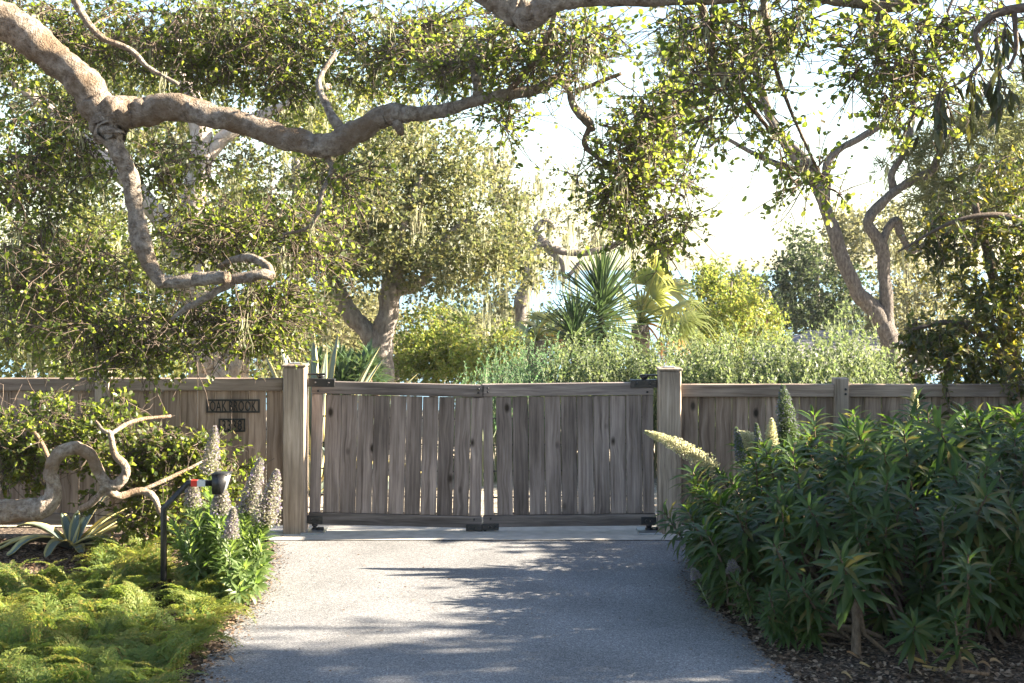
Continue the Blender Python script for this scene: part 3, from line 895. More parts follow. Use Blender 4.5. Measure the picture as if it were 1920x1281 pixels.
def tree(name, label, cat, base, limbs, crowns, leafmat, barkmat, seed, leaf=.05, shape=LEAF_KITE, per=7, twigs=(4, 7), tl=(.12, .28),
         Y=0, singles=0, moss=0, moss_len=(.1, .35), group=None, wid=1.0, sides=10, droop=.1, extra_nodes=None, mossw=.004, wander=.16, spread=.7, tris=None, bare=0, hang=0.0):
    r = np.random.default_rng(seed)
    e = empty(name, base, label, cat, group)
    tb = Buf(); nodes = []; rads = []
    for i, (pts, world) in enumerate(limbs):
        if world: d = np.array(pts, float); pt, rd = d[:, :3], d[:, 3]
        else: pt, rd = px_path(pts, Y)
        pa, ra = limb(tb, pt, rd, sides if max(rd) > .03 else 6, 9, .09, seed + i)
        k = max(1, len(pa) // 10)
        nodes.append(pa[k:]); rads.append(ra[k:])
    tb.obj('trunk', barkmat, e, smooth=True)
    nodes = np.concatenate(nodes); rads = np.concatenate(rads)
    cen = ell_points(crowns, r)
    L = Leaves(); bb = Buf()
    allN, allR = grow(bb, nodes, rads, cen, L, r, twigs, tl, leaf, per, droop, wander=wander, spread=spread, bare=bare, hang=hang, fine=singles > 0)
    bb.obj('branches', M['bark_twig'], e, kind='stuff')
    finish_leaves(L, e, leafmat, shape, wid, singles, 'crown', tris)
    if moss: hang_moss(e, allN[len(nodes) // 2:], moss, r, moss_len, wid=mossw)
    return e

def Wd(x, y, z, rx, rz, dy, n):
    """crown volume given in metres"""
    s = S(y)
    return (x / s + 960, HY - (z - CAMZ) / s, rx / s, rz / s, y, dy, n)

LONG = (LL_V, LL_Q)

# ---- the near oak whose limbs hang over the fern bed and the driveway
near_limbs = [
    ([(-4.75, -3.2, -.1, .36), (-4.7, -3.2, .8, .30), (-4.55, -3.1, 2.0, .26), (-4.25, -3.05, 3.1, .23), (-3.85, -3.0, 3.75, .19), (-3.5, -3.0, 3.93, .165)], True),
    ([(-70, 10, 35.3, -3.0), (22, 48, 33.6, -3.0), (90, 95, 31.1, -3.05), (150, 142, 30.2, -3.1), (182, 190, 31.9, -3.1), (203, 232, 33.6, -3.1), (208, 250, 26.9, -3.1)], False),
    ([(185, 215, 25.2, -3.1), (225, 208, 29.4, -3.1), (270, 200, 28.6, -3.1), (330, 200, 24.4, -3.12), (400, 214, 22.7, -3.15), (480, 236, 21.0, -3.2), (560, 262, 22.7, -3.2), (612, 274, 22.7, -3.2),
      (655, 252, 22.7, -3.2), (705, 218, 21.0, -3.2), (735, 212, 19.3, -3.2), (775, 216, 15.1, -3.2), (830, 206, 12.6, -3.2), (890, 188, 10.9, -3.25), (960, 176, 11.0, -3.3), (1010, 166, 10.1, -3.3), (1042, 150, 9.2, -3.3),
      (1066, 168, 6.4, -3.3), (1076, 200, 7.4, -3.3), (1098, 226, 9.2, -3.25), (1112, 244, 5.5, -3.2)], False),
    ([(200, 235, 21.8, -3.1), (222, 284, 16.8, -3.1), (246, 335, 16.0, -3.05), (256, 395, 16.0, -3.0), (262, 445, 18.5, -3.0), (283, 498, 14.3, -3.0), (308, 534, 13.4, -3.0)], False),
    ([(300, 528, 11.8, -3.0), (345, 526, 12.6, -3.0), (390, 522, 12.6, -3.0), (427, 520, 12.6, -3.05)], False),
    ([(418, 530, 9.2, -2.9), (455, 520, 10.1, -2.9), (490, 512, 10.1, -2.9), (508, 511, 9.2, -2.85), (500, 496, 8.3, -2.7), (470, 483, 7.4, -2.6), (435, 488, 6.4, -2.5), (412, 500, 4.6, -2.4)], False),
    ([(440, 528, 7.4, -2.9), (410, 544, 7.4, -2.9), (375, 566, 7.4, -2.9), (345, 582, 5.5, -2.9), (320, 600, 2.8, -2.9)], False),
    ([(612, 290, 6.4, -3.2), (622, 318, 5.5, -3.2), (604, 360, 4.6, -3.2), (594, 405, 4.6, -3.2), (572, 430, 3.7, -3.2), (530, 440, 2.8, -3.2)], False),
    ([(895, 180, 9.2, -3.25), (893, 140, 8.3, -3.2), (878, 92, 7.4, -3.1), (872, 74, 4.6, -3.1)], False),
    ([(893, 140, 5.5, -3.2), (905, 110, 5.5, -3.2), (895, 78, 3.7, -3.1)], False),
    ([(950, 176, 6.4, -3.3), (1000, 120, 6.4, -3.4), (1028, 72, 5.5, -3.5), (1042, 20, 4.6, -3.6)], False),
    ([(1080, 172, 4.6, -3.3), (1125, 152, 4.6, -3.3), (1165, 138, 3.7, -3.3)], False),
    ([(1105, 240, 6.4, -3.2), (1098, 275, 5.5, -3.2), (1150, 310, 4.6, -3.2), (1220, 335, 3.7, -3.2), (1285, 370, 2.8, -3.2)], False),
    ([(740, 222, 11.8, -3.2), (750, 243, 8.3, -3.25), (755, 254, 3.7, -3.25)], False),
    ([(640, 245, 11.0, -3.2), (610, 190, 7.4, -3.1), (600, 150, 5.5, -3.0), (630, 100, 4.6, -2.9)], False),
    ([(130, -20, 8.3, -2.6), (165, 42, 7.4, -2.6), (195, 72, 6.4, -2.6), (245, 95, 6.4, -2.6), (280, 128, 4.6, -2.6), (335, 158, 3.7, -2.6)], False),
    # the limb that crosses the top edge of the picture
    ([(-3.9, -3.2, 3.6, .17), (-3.2, -3.9, 4.5, .15), (-1.8, -4.6, 4.95, .13), (-.7, -4.95, 4.35, .11)], True),
    ([(820, -110, 36, -4.95), (900, -28, 36, -5), (965, 14, 34, -5), (992, 26, 25, -5), (1040, 2, 22, -5), (1120, -6, 19, -5), (1230, -2, 17, -5), (1330, -8, 16, -5), (1450, -22, 15, -5),
      (1580, -6, 15, -5), (1680, 4, 15, -5), (1720, -4, 10, -5), (1800, -30, 8, -5)], False),
    ([(1310, -6, 9, -5), (1330, 60, 8, -4.9), (1345, 130, 6, -4.8), (1400, 190, 5, -4.7), (1440, 240, 4, -4.6)], False),
    ([(1660, 5, 8, -5), (1640, 70, 7, -4.95), (1665, 130, 6, -4.9), (1720, 190, 4, -4.8)], False),
    ([(1430, -15, 7, -5), (1440, 60, 6, -4.9), (1460, 150, 4, -4.8), (1510, 270, 3, -4.6), (1550, 350, 3, -4.5)], False),
]
near_crown = [
    (90, 60, 170, 110, -1.7, .6, 92), (330, 80, 190, 110, -1.6, .6, 143), (560, 90, 190, 120, -1.6, .6, 156), (780, 75, 180, 105, -1.7, .6, 143), (910, 130, 110, 70, -3.1, .5, 50),
    (1030, 80, 150, 75, -3.4, .7, 82), (70, 300, 150, 140, -1.9, .7, 118), (90, 480, 160, 130, -1.9, .7, 125), (330, 320, 90, 60, -2.0, .5, 30), (430, 420, 150, 80, -1.9, .6, 92),
    (480, 580, 110, 60, -2.2, .5, 75), (290, 625, 220, 65, -2.3, .5, 143), (600, 440, 70, 90, -2.0, .5, 42), (640, 330, 60, 40, -3.0, .3, 15), (90, 600, 120, 70, -1.4, .4, 60),
    (1190, 330, 125, 115, -3.2, .5, 95), (1235, 230, 80, 70, -3.2, .5, 42), (1230, 430, 75, 40, -3.1, .3, 22), (930, 215, 50, 50, -3.2, .3, 10),
    (1340, 130, 110, 100, -4.8, .5, 40), (1430, 50, 110, 70, -4.9, .5, 26), (1290, 40, 60, 60, -4.9, .4, 16), (1530, 335, 60, 45, -4.5, .2, 8), (1440, 260, 50, 50, -4.6, .2, 7),
    (1690, 150, 95, 90, -4.95, .5, 34), (1650, 60, 80, 60, -5, .5, 18), (1800, 40, 120, 50, -5, .5, 20),
    # unseen rest of its canopy above the picture, added to darken shrub and driveway
    Wd(2.6, -6.2, 5.9, 2.4, .7, 1.9, 130), Wd(-.6, -6.6, 5.9, 2.2, .7, 2.0, 90), Wd(3.2, -9.0, 5.6, 2.4, .8, 1.8, 90),
]
tree('oak_tree', 'spreading oak whose sunlit crooked limb hangs over the fern bed and driveway', 'oak tree', (-4.75, -3.2, 0), near_limbs, near_crown,
     M['oak_leaf'], M['bark_oak'], 11, leaf=.037, shape=LEAF_OVAL, per=7, twigs=(3, 6), tl=(.12, .34), singles=300, moss=260, moss_len=(.06, .26), sides=20, mossw=.0035, bare=1)

# ---- long drooping leaves in the top right corner
tree('drooping_leaf_tree', 'branch with long dark drooping leaves in the top right corner', 'tree', (3.6, -5.6, 0),
     [([(3.6, -5.6, -.1, .10), (3.55, -5.6, 2, .08), (3.3, -5.6, 3.4, .06), (2.8, -5.6, 3.9, .04)], True),
      ([(1990, 10, 11), (1880, 20, 9), (1830, 60, 5), (1840, 110, 4), (1820, 140, 3)], False), ([(1900, 15, 6), (1905, 90, 4), (1890, 130, 3)], False)],
     [(1845, 150, 60, 40, -5.6, .2, 7), (1895, 60, 40, 60, -5.6, .2, 6), (1785, 170, 30, 25, -5.6, .15, 4)],
     M['droop_leaf'], M['bark_twig'], 13, leaf=.085, shape=LEAF_LANCE, per=4, twigs=(2, 4), tl=(.05, .14), Y=-5.6, droop=1.6, wid=1.5, singles=90, hang=.9, bare=1)

# ---- oak behind the gate with a forked grey trunk
tree('grey_trunk_oak', 'rounded oak with a forked grey trunk just behind the gate', 'oak tree', tuple(P(722, 842, 6) * [1, 1, 0]),
     [([(722, 850, 30), (720, 720, 25), (722, 660, 23), (728, 600, 20), (735, 545, 20), (738, 515, 17), (742, 470, 12), (760, 400, 8), (790, 330, 5)], False),
      ([(716, 680, 18), (690, 625, 17), (655, 580, 16), (632, 540, 13), (618, 505, 9), (600, 440, 5)], False),
      ([(745, 545, 13), (775, 535, 11), (800, 515, 9), (805, 490, 7), (850, 430, 5), (900, 400, 4)], False),
      ([(735, 500, 10), (690, 470, 7), (660, 420, 5)], False)],
     [(770, 350, 150, 110, 6.2, 1.6, 150), (850, 430, 130, 110, 6, 1.5, 120), (920, 480, 90, 75, 6, 1.2, 60), (690, 420, 90, 100, 6, 1.3, 70), (640, 500, 60, 50, 6, 1, 24), (790, 270, 110, 60, 6.5, 1.2, 50), (800, 500, 120, 40, 5.6, 1, 36)],
     M['grey_oak_leaf'], M['bark_grey'], 21, leaf=.058, shape=LEAF_KITE, per=11, twigs=(6, 9), tl=(.15, .42), Y=6, moss=200, moss_len=(.15, .5), sides=16, mossw=.006, wid=1.15)

# ---- pale-barked old oak behind the left fence
tree('pale_trunk_oak', 'big oak with a pale gnarled trunk behind the left fence', 'oak tree', tuple(P(410, 880, 5) * [1, 1, 0]),
     [([(405, 890, 60), (405, 730, 52), (400, 680, 46), (385, 640, 34), (370, 560, 30), (350, 470, 28), (365, 380, 24), (380, 300, 22), (365, 210, 18), (330, 120, 14), (330, 30, 10)], False),
      ([(430, 720, 34), (445, 670, 26), (440, 630, 22), (470, 560, 16), (520, 480, 12), (560, 400, 9)], False),
      ([(350, 470, 22), (280, 380, 18), (200, 300, 14), (110, 220, 10), (20, 150, 8)], False),
      ([(380, 300, 16), (430, 250, 13), (520, 200, 9), (620, 160, 6)], False),
      ([(365, 560, 18), (260, 520, 12), (150, 500, 9), (40, 470, 6)], False)],
     [(120, 130, 190, 130, 6, 1.6, 105), (330, 150, 190, 130, 6.2, 1.6, 95), (560, 180, 170, 130, 6.2, 1.5, 95), (80, 340, 170, 130, 5.5, 1.5, 90), (60, 540, 150, 120, 5, 1.3, 85), (270, 480, 150, 110, 4.6, 1.2, 65),
      (520, 400, 140, 110, 5.5, 1.3, 75), (180, 650, 170, 70, 4, 1, 75), (-60, 300, 120, 250, 5.5, 1.5, 50), (520, 600, 90, 60, 4.6, .9, 34)],
     M['oak_leaf_far'], M['bark_pale'], 23, leaf=.06, shape=LEAF_KITE, per=10, twigs=(6, 9), tl=(.15, .45), Y=5, moss=420, moss_len=(.15, .55), sides=16, mossw=.006, wid=1.15)

# ---- mossy oak farther back, right of the grey-trunked one
tree('mossy_oak', 'thin mossy oak with crooked bare branches against the bright sky', 'oak tree', tuple(P(955, 700, 19) * [1, 1, 0] - np.array([0, 0, 2.5])),
     [([(955, 915, 20), (965, 760, 17), (975, 620, 15.0), (985, 540, 13.6), (1000, 480, 12.2), (1015, 455, 9.5), (1060, 472, 6.8), (1120, 470, 6.1), (1170, 450, 5.4), (1210, 430, 4.1), (1260, 400, 3.4)], False),
      ([(1015, 455, 7.5), (1005, 430, 6.1), (1025, 412, 5.4), (1040, 430, 4.1)], False),
      ([(1000, 470, 6.1), (975, 430, 4.8), (955, 400, 4.1), (940, 370, 3.4), (955, 330, 2.7)], False),
      ([(1020, 465, 5.4), (1050, 490, 4.8), (1060, 520, 4.1), (1090, 490, 3.4)], False),
      ([(985, 520, 6.8), (960, 420, 5.4), (930, 330, 4.1), (920, 270, 2.7)], False)],
     [(1010, 370, 90, 70, 19, 2, 34), (1080, 420, 90, 60, 19, 2, 28), (940, 320, 60, 70, 19, 2, 26), (1160, 420, 80, 50, 19, 2, 26), (1000, 520, 60, 40, 19, 2, 18), (930, 560, 60, 60, 19, 2, 30)],
     M['olive_leaf'], M['bark_grey'], 25, leaf=.075, per=8, twigs=(4, 6), tl=(.2, .5), Y=19, moss=210, moss_len=(.3, 1.0), mossw=.011, wid=1.2)

# ---- fork-trunked tree on the right
tree('fork_trunk_tree', 'tall tree with a dark furrowed trunk forked low, right of the palms', 'tree', tuple(P(1672, 820, 9) * [1, 1, 0]),
     [([(1678, 830, 22.8), (1672, 720, 20.4), (1664, 640, 18.6), (1640, 590, 16.8), (1608, 558, 14.4), (1582, 505, 13.8), (1560, 440, 12.6), (1545, 392, 11.4), (1524, 340, 9.6), (1486, 292, 8.4), (1452, 238, 7.8), (1428, 170, 8.6), (1410, 90, 7.2), (1430, 10, 5.8)], False),
      ([(1664, 640, 13.2), (1660, 575, 12.6), (1656, 500, 12.0), (1650, 455, 11.4), (1626, 420, 10.2), (1640, 392, 9.6), (1672, 362, 8.4), (1712, 335, 7.8), (1745, 318, 7.9), (1772, 272, 7.2), (1830, 226, 6.5), (1890, 195, 5.8), (1960, 170, 5.0)], False),
      ([(1546, 400, 7.8), (1550, 350, 7.9), (1553, 308, 7.2), (1580, 278, 6.5), (1620, 256, 6.5), (1655, 232, 5.0), (1670, 190, 3.6)], False),
      ([(1545, 360, 6.5), (1530, 320, 5.8), (1500, 285, 5.8), (1470, 262, 4.3)], False),
      ([(1500, 320, 5.8), (1450, 305, 5.8), (1400, 282, 4.3), (1355, 258, 3.6), (1330, 275, 2.9), (1315, 276, 2.2)], False),
      ([(1675, 358, 7.9), (1672, 325, 6.5), (1695, 285, 6.5), (1708, 235, 5.8), (1722, 150, 4.3), (1760, 60, 3.6), (1790, -10, 2.9)], False),
      ([(1655, 455, 8.4), (1668, 425, 7.8), (1684, 418, 8.6), (1692, 445, 7.2), (1712, 470, 5.8), (1740, 455, 4.3), (1760, 445, 2.9)], False),
      ([(1770, 275, 5.8), (1800, 245, 5.8), (1840, 180, 4.3), (1880, 120, 3.6)], False)],
     [(1830, 260, 110, 60, 9, 1.4, 60), (1780, 380, 90, 55, 9, 1.2, 44), (1880, 330, 70, 70, 9, 1.2, 36), (1760, 330, 60, 40, 9.4, 1, 20), (1280, 130, 60, 80, 9.5, 1, 20), (1390, 90, 90, 90, 9.5, 1.2, 22), (1700, 300, 40, 30, 9, .8, 6), (1900, 180, 60, 60, 9, 1, 24)],
     M['needle'], M['bark_fork'], 27, leaf=.16, shape=LEAF_LANCE, per=16, twigs=(4, 6), tl=(.15, .4), Y=9, moss=26, moss_len=(.3, .8), sides=14, mossw=.008, wid=.42, spread=.8)

# ---- background trees
def bg_tree(name, label, px, pyb, Y, crown, mat, seed, leaf=.08, per=10, tw=(5, 8), tl=(.25, .6), group=None, trunk=10, barkm='bark_grey', shape=LEAF_KITE, wid=1.2, moss=0, gz=None, cat='tree', lean=0):
    gz = terrain(Y)
    s = S(Y); zb = HY + (CAMZ - gz) / s
    top = min(c[1] for c in crown)
    tree(name, label, cat, ((px - 960) * s, Y, gz), [([(px, zb + 5, trunk), (px + lean, (zb + pyb) / 2, trunk * .85), (px + 4 + lean, pyb, trunk * .7), (px - 3 + lean, (pyb + top) / 2, trunk * .45), (px + 2, top + 8, trunk * .2)], False)],
         crown, mat, M[barkm], seed, leaf=leaf, shape=shape, per=per, twigs=tw, tl=tl, Y=Y, group=group, moss=moss, moss_len=(.3, .8), mossw=.01, wid=wid)

bg_tree('dark_cypress', 'dark blue-green tree in front of the sea, left of the forked trunk', 1535, 640, 26,
        [(1530, 560, 75, 75, 26, 2.5, 90), (1500, 500, 45, 40, 26, 2, 34), (1560, 610, 80, 50, 25, 2, 50), (1580, 500, 40, 50, 26, 2, 26), (1500, 455, 16, 22, 26, 1, 8)], M['dark_leaf'], 31, .12, 10, (5, 8), (.3, .8))
bg_tree('olive_tree', 'tawny olive-green tree seen through the forked trunk', 1700, 640, 20,
        [(1640, 430, 70, 55, 20, 2, 50), (1720, 500, 70, 60, 20, 2, 50), (1700, 590, 90, 70, 19, 2, 75), (1590, 440, 40, 50, 21, 2, 22), (1770, 560, 60, 70, 19, 1.5, 40)], M['olive_leaf'], 33, .095, 10, moss=60)
bg_tree('yellow_green_tree', 'bright yellow-green tree right of the fan palm', 1370, 650, 11,
        [(1370, 565, 70, 60, 11, 1.3, 95), (1340, 620, 80, 50, 10.5, 1.2, 70), (1400, 620, 60, 45, 11, 1, 50), (1330, 520, 36, 30, 11.5, 1, 22)], M['bright_leaf'], 35, .055, 12, (6, 9), (.15, .4))
bg_tree('yellow_shrub', 'sunlit yellow-green shrub right of the grey forked trunk', 815, 690, 8.5,
        [(815, 640, 62, 58, 8.5, 1, 95), (850, 680, 50, 40, 8.2, .9, 44), (785, 690, 45, 36, 8.2, .9, 36)], M['bright_leaf'], 37, .05, 12, (6, 9), (.12, .3), cat='shrub')
bg_tree('hazy_tree', 'pale olive tree behind the left fork of the grey trunk', 600, 640, 14,
        [(600, 590, 90, 60, 14, 1.6, 90), (560, 650, 90, 50, 13, 1.4, 60), (660, 640, 60, 50, 14, 1.4, 44), (680, 570, 50, 40, 15, 1.4, 30)], M['olive_leaf'], 39, .075, 11)
bg_tree('far_cypress', 'small far dark tree on the sea horizon beside the yellow-green tree', 1425, 590, 60,
        [(1420, 560, 40, 34, 60, 4, 50), (1450, 580, 34, 24, 60, 4, 30), (1395, 525, 16, 12, 62, 3, 14)], M['dark_leaf'], 41, .25, 10, (5, 8), (.5, 1.2), gz=-5.5, trunk=4)
bg_tree('far_oak', 'far grey-green tree under the mossy oak branches', 920, 640, 30,
        [(930, 630, 70, 40, 30, 3, 70), (880, 600, 50, 30, 30, 2.5, 34), (985, 640, 50, 40, 29, 2.5, 44), (1050, 620, 60, 36, 31, 2.5, 44)], M['dark_leaf'], 43, .15, 10, (5, 8), (.3, .9), gz=-1)
bg_tree('back_left_tree', 'dense green tree at the far left behind the fence', 60, 640, 9,
        [(60, 620, 170, 90, 9, 1.6, 140), (250, 660, 120, 60, 8.5, 1.4, 70), (-60, 480, 130, 150, 9, 1.6, 70), (140, 500, 140, 90, 9.5, 1.6, 70)], M['oak_leaf_far'], 45, .065, 10)
bg_tree('back_centre_tree', 'tall tree filling the gap above the grey-trunked oak', 560, 560, 17,
        [(560, 330, 180, 150, 17, 2.5, 150), (330, 300, 160, 150, 17, 2.5, 110), (720, 250, 120, 120, 18, 2.2, 70), (450, 480, 160, 110, 16, 2.2, 90), (180, 200, 200, 170, 18, 2.5, 90), (520, 100, 220, 120, 18, 2.5, 90)], M['olive_leaf'], 47, .09, 11, trunk=20, moss=160)

bg_tree('thicket_tree', 'low dense thicket tree behind the pale-trunked oak', 330, 660, 23,
        [(300, 620, 150, 60, 23, 2, 130), (120, 600, 140, 80, 24, 2, 110), (470, 620, 100, 60, 23, 2, 80), (-40, 560, 130, 110, 24, 2, 60), (140, 695, 170, 30, 22, 1.5, 50), (440, 695, 110, 30, 22, 1.5, 36)], M['oak_leaf_far'], 48, .11, 11, (5, 8), (.25, .7), gz=-.2)
bg_tree('thicket_tree', 'low grey-green thicket tree behind the yellow-green shrub', 740, 660, 24,
        [(720, 630, 120, 55, 24, 2, 100), (860, 640, 80, 45, 24, 2, 60), (620, 600, 90, 60, 25, 2, 50), (700, 695, 130, 28, 23, 1.5, 40)], M['olive_leaf'], 49, .11, 11, (5, 8), (.25, .7), gz=-.3)
bg_tree('thicket_shrub', 'dark shrub filling the gap left of the small fan palm', 930, 690, 10,
        [(925, 680, 60, 34, 10, 1, 60), (960, 650, 40, 40, 10.5, 1, 40), (890, 690, 50, 30, 9.6, 1, 40)], M['oak_leaf_far'], 50, .06, 11, (5, 8), (.15, .4), cat='shrub')
# ---- broad-leaved shrub tree hanging over the right fence
tree('laurel_tree', 'glossy broad-leaved tree hanging over the right end of the fence', 'tree', (4.9, 1.3, 0),
     [([(4.9, 1.3, -.1, .10), (4.8, 1.25, .8, .085), (4.65, 1.2, 1.6, .07), (4.5, 1.2, 2.2, .05), (4.3, 1.1, 2.9, .03)], True),
      ([(4.75, 1.25, 1.2, .05), (4.4, 1.0, 1.6, .04), (4.0, .8, 1.8, .03), (3.6, .7, 1.75, .015)], True),
      ([(5.0, 1.3, .9, .06), (5.1, 1.1, 2.0, .05), (4.7, .9, 2.7, .035), (4.1, .8, 2.75, .02), (3.5, .8, 2.45, .01)], True)],
     [(1840, 420, 110, 70, 1.0, .6, 48), (1780, 450, 70, 40, 1.0, .4, 16), (1850, 560, 100, 90, .9, .6, 70), (1760, 640, 70, 60, .7, .4, 38), (1860, 690, 100, 80, .5, .5, 66), (1740, 720, 50, 30, .3, .2, 10), (1930, 500, 60, 200, 1.0, .6, 60), (1890, 320, 60, 40, 1.1, .5, 16)],
     M['laurel_leaf'], M['bark_twig'], 51, leaf=.085, shape=LEAF_LANCE, per=6, twigs=(4, 6), tl=(.1, .25), droop=.5, wid=1.9, singles=200)

# ---- unseen trees off to the right, placed and shaped to shade driveway and shrub
tree('shade_hedge', 'unseen dense evergreen hedge beyond the right edge, shaped to shade the shrub', 'hedge', (6.2, -3, 0),
     [([(6.2, y, -.05, .07), (6.2, y, .8, .05), (6.25, y + .05, 1.6, .03)], True) for y in (-6.5, -5, -3.5, -2, -.8)],
     [Wd(6.2, -6.90, 1.6, .8, 1.5, 1.0, 90), Wd(6.2, -5.10, 1.6, .8, 1.5, 1.0, 100), Wd(6.2, -3.40, 1.55, .8, 1.5, 1.0, 110), Wd(6.2, -1.60, 1.5, .8, 1.45, .9, 100), Wd(6.2, .05, 1.5, .7, 1.4, .8, 100)],
     M['laurel_leaf'], M['bark_twig'], 61, leaf=.11, per=9, twigs=(5, 8), tl=(.15, .4), wid=1.3)
tree('shade_oak', 'unseen tall oak beyond the right edge, placed to shade the driveway', 'oak tree', (9.5, -7, 0),
     [([(9.5, -7, -.1, .35), (9.4, -7, 1.5, .28), (9.2, -7, 3, .22), (9, -7, 4.5, .12), (9, -7, 5.5, .05)], True), ([(9.3, -7, 2.4, .15), (8.6, -5.8, 3.4, .10), (8.2, -4.6, 3.9, .05)], True), ([(9.3, -7, 2.4, .15), (9.2, -8.5, 3.4, .10), (9, -10, 3.9, .05)], True)],
     [Wd(9, -7.75, 4.6, 1.5, 1.9, 1.5, 150), Wd(8.6, -5.35, 4.6, 1.4, 1.9, 1.3, 170), Wd(8.8, -3.15, 4.6, 1.5, 1.9, 1.2, 190), Wd(9, -10.15, 4.4, 1.4, 1.6, 1.6, 80), Wd(9, -7.15, 2.4, 1.3, .9, 2.5, 60)],
     M['oak_leaf_far'], M['bark_grey'], 63, leaf=.10, per=9, twigs=(5, 8), tl=(.2, .5), wid=1.3)

# ------------------------------------------------------------------ hedge shrubs behind the gate
def shoot_shrub(name, label, boxes, mat, seed, leaf, wid, n_leaf, shape=LEAF_KITE, lean=.3, sl=(.35, .6), tall=.12):
    """upright leafy shoots; boxes: px, half width px, top py, Y, n"""
    r = np.random.default_rng(seed)
    b0 = boxes[0]; e = empty(name, ((b0[0] - 960) * S(b0[3]), b0[3], 0), label, 'shrub', 'shrubs in the hedge behind the gate')
    st = Buf(); L = Leaves()
    for (px, hw, top, Y, n) in boxes:
        s = S(Y); zt = CAMZ - (top - HY) * s
        for i in range(n):
            u = r.uniform(-1, 1); yy = Y + r.uniform(-.7, .7)
            x = (px + u * hw - 960) * s
            z = zt * (1 - .20 * u * u) * r.uniform(.42, 1.0) ** .75
            if r.random() < tall: z = zt * (1 - .2 * u * u) * r.uniform(.9, 1.16)
            l = r.uniform(*sl)
            d = norm(np.array([r.normal(0, lean), r.normal(0, lean), 1.0]))
            tip = np.array([x, yy, z]); root = tip - d * l
            bend = r.normal(0, .06, 3)
            t = np.linspace(0, 1, 5)[:, None]
            path = root + (tip - root) * t + bend * (t * (1 - t)) * l * 4
            tube(st, path, np.linspace(.005, .0015, 5), 3, 0, False)
            if root[2] > .3 and r.random() < .3:
                tube(st, [np.array([root[0] * .97 + e.location.x * .03, root[1], .0]), (root + np.array([root[0] * .98 + e.location.x * .02, root[1], .0])) / 2 + r.normal(0, .04, 3), root], [.010, .008, .005], 4, 0, False)
            k = n_leaf
            q = np.sort(r.uniform(.05, 1.02, k))[:, None]
            lp = root + (tip - root) * q + bend * (q * (1 - q)) * l * 4
            a = np.arange(k) * 2.4 + r.random() * 6
            u1 = norm(np.cross(d, [1, 0.1, 0])); u2 = np.cross(d, u1)
            out = np.cos(a)[:, None] * u1 + np.sin(a)[:, None] * u2
            ax = norm(out * r.uniform(.5, 1.0, (k, 1)) + d * r.uniform(.5, 1.1, (k, 1)))
            L.add(lp, ax, norm(d - .4 * out + r.normal(0, .25, (k, 3))), leaf * r.uniform(.6, 1.2, k) * (1.15 - .5 * q[:, 0]))
    st.obj('stems', M['stem_green'], e, kind='stuff')
    finish_leaves(L, e, mat, shape, wid, 0, 'foliage')
    return e
shoot_shrub('hedge_shrub', 'blue-green feathery shrub at the left end of the hedge behind the gate', [(940, 80, 672, 3.6, 330), (1010, 70, 640, 4.2, 260)], M['blue_leaf'], 71, .042, 1.0, 34)
shoot_shrub('hedge_shrub', 'silvery green shrub in the hedge under the spiky yucca', [(1090, 75, 640, 3.8, 320), (1160, 60, 632, 4.4, 240)], M['grey_leaf'], 72, .052, 1.1, 30)
shoot_shrub('hedge_shrub', 'pale green shrub in the hedge under the fan palm', [(1250, 80, 640, 3.6, 320), (1330, 60, 630, 4.4, 220)], M['grey_leaf'], 73, .055, 1.1, 30)
shoot_shrub('hedge_shrub', 'light green shrub in the hedge under the yellow-green tree', [(1410, 75, 630, 3.4, 300), (1480, 50, 620, 3.8, 150)], M['grey_leaf'], 74, .058, 1.05, 28)
shoot_shrub('hedge_shrub', 'tall loose shrub with upright shoots before the shingled roof', [(1570, 90, 655, 3.2, 300), (1570, 95, 615, 3.1, 60), (1600, 40, 565, 3.0, 30), (1660, 60, 665, 3.0, 120)], M['grey_leaf'], 75, .064, 1.0, 26, sl=(.4, .75), tall=.3)
shoot_shrub('hedge_shrub', 'low hedge shrub in shade behind the right fence post', [(1480, 160, 690, 1.6, 240), (1640, 90, 690, 1.4, 140)], M['grey_leaf'], 76, .056, 1.05, 26)

# ------------------------------------------------------------------ palms, yuccas, agaves
def fan_leaf(b, c, d, up, R, n, r, droop=.35, open_=2.6):
    """palmate leaf: folded segments fanned about direction d"""
    d = norm(d); side = norm(np.cross(d, up)); nrm = np.cross(side, d)
    for i in range(n):
        a = (i / (n - 1) - .5) * open_
        v = d * math.cos(a) + side * math.sin(a)
        w = -d * math.sin(a) + side * math.cos(a)
        l = R * (1 - .25 * abs(a / open_ * 2) ** 2) * r.uniform(.82, 1.08)
        hw = R * open_ / n * .27
        t = np.array([0, .38, .68, 1.0]); wd = np.array([.25, 1.0, .55, .03]) * hw
        dz = np.array([0, .0, -.25, -1.0]) * droop * l * r.uniform(.5, 1.5)
        ctr = c + v * (t * l)[:, None] + np.array([0, 0, 1.0]) * dz[:, None]
        fold = nrm * hw * .5 * (1 if i % 2 else -1)
        V = np.concatenate([ctr - w * wd[:, None], ctr + fold * np.array([0, .6, .4, 0])[:, None], ctr + w * wd[:, None]])
        Q = [[k, k + 1, 4 + k + 1, 4 + k] for k in range(3)] + [[4 + k, 4 + k + 1, 8 + k + 1, 8 + k] for k in range(3)]
        b.add(V, Q, None, r.random() * .3 + .2)

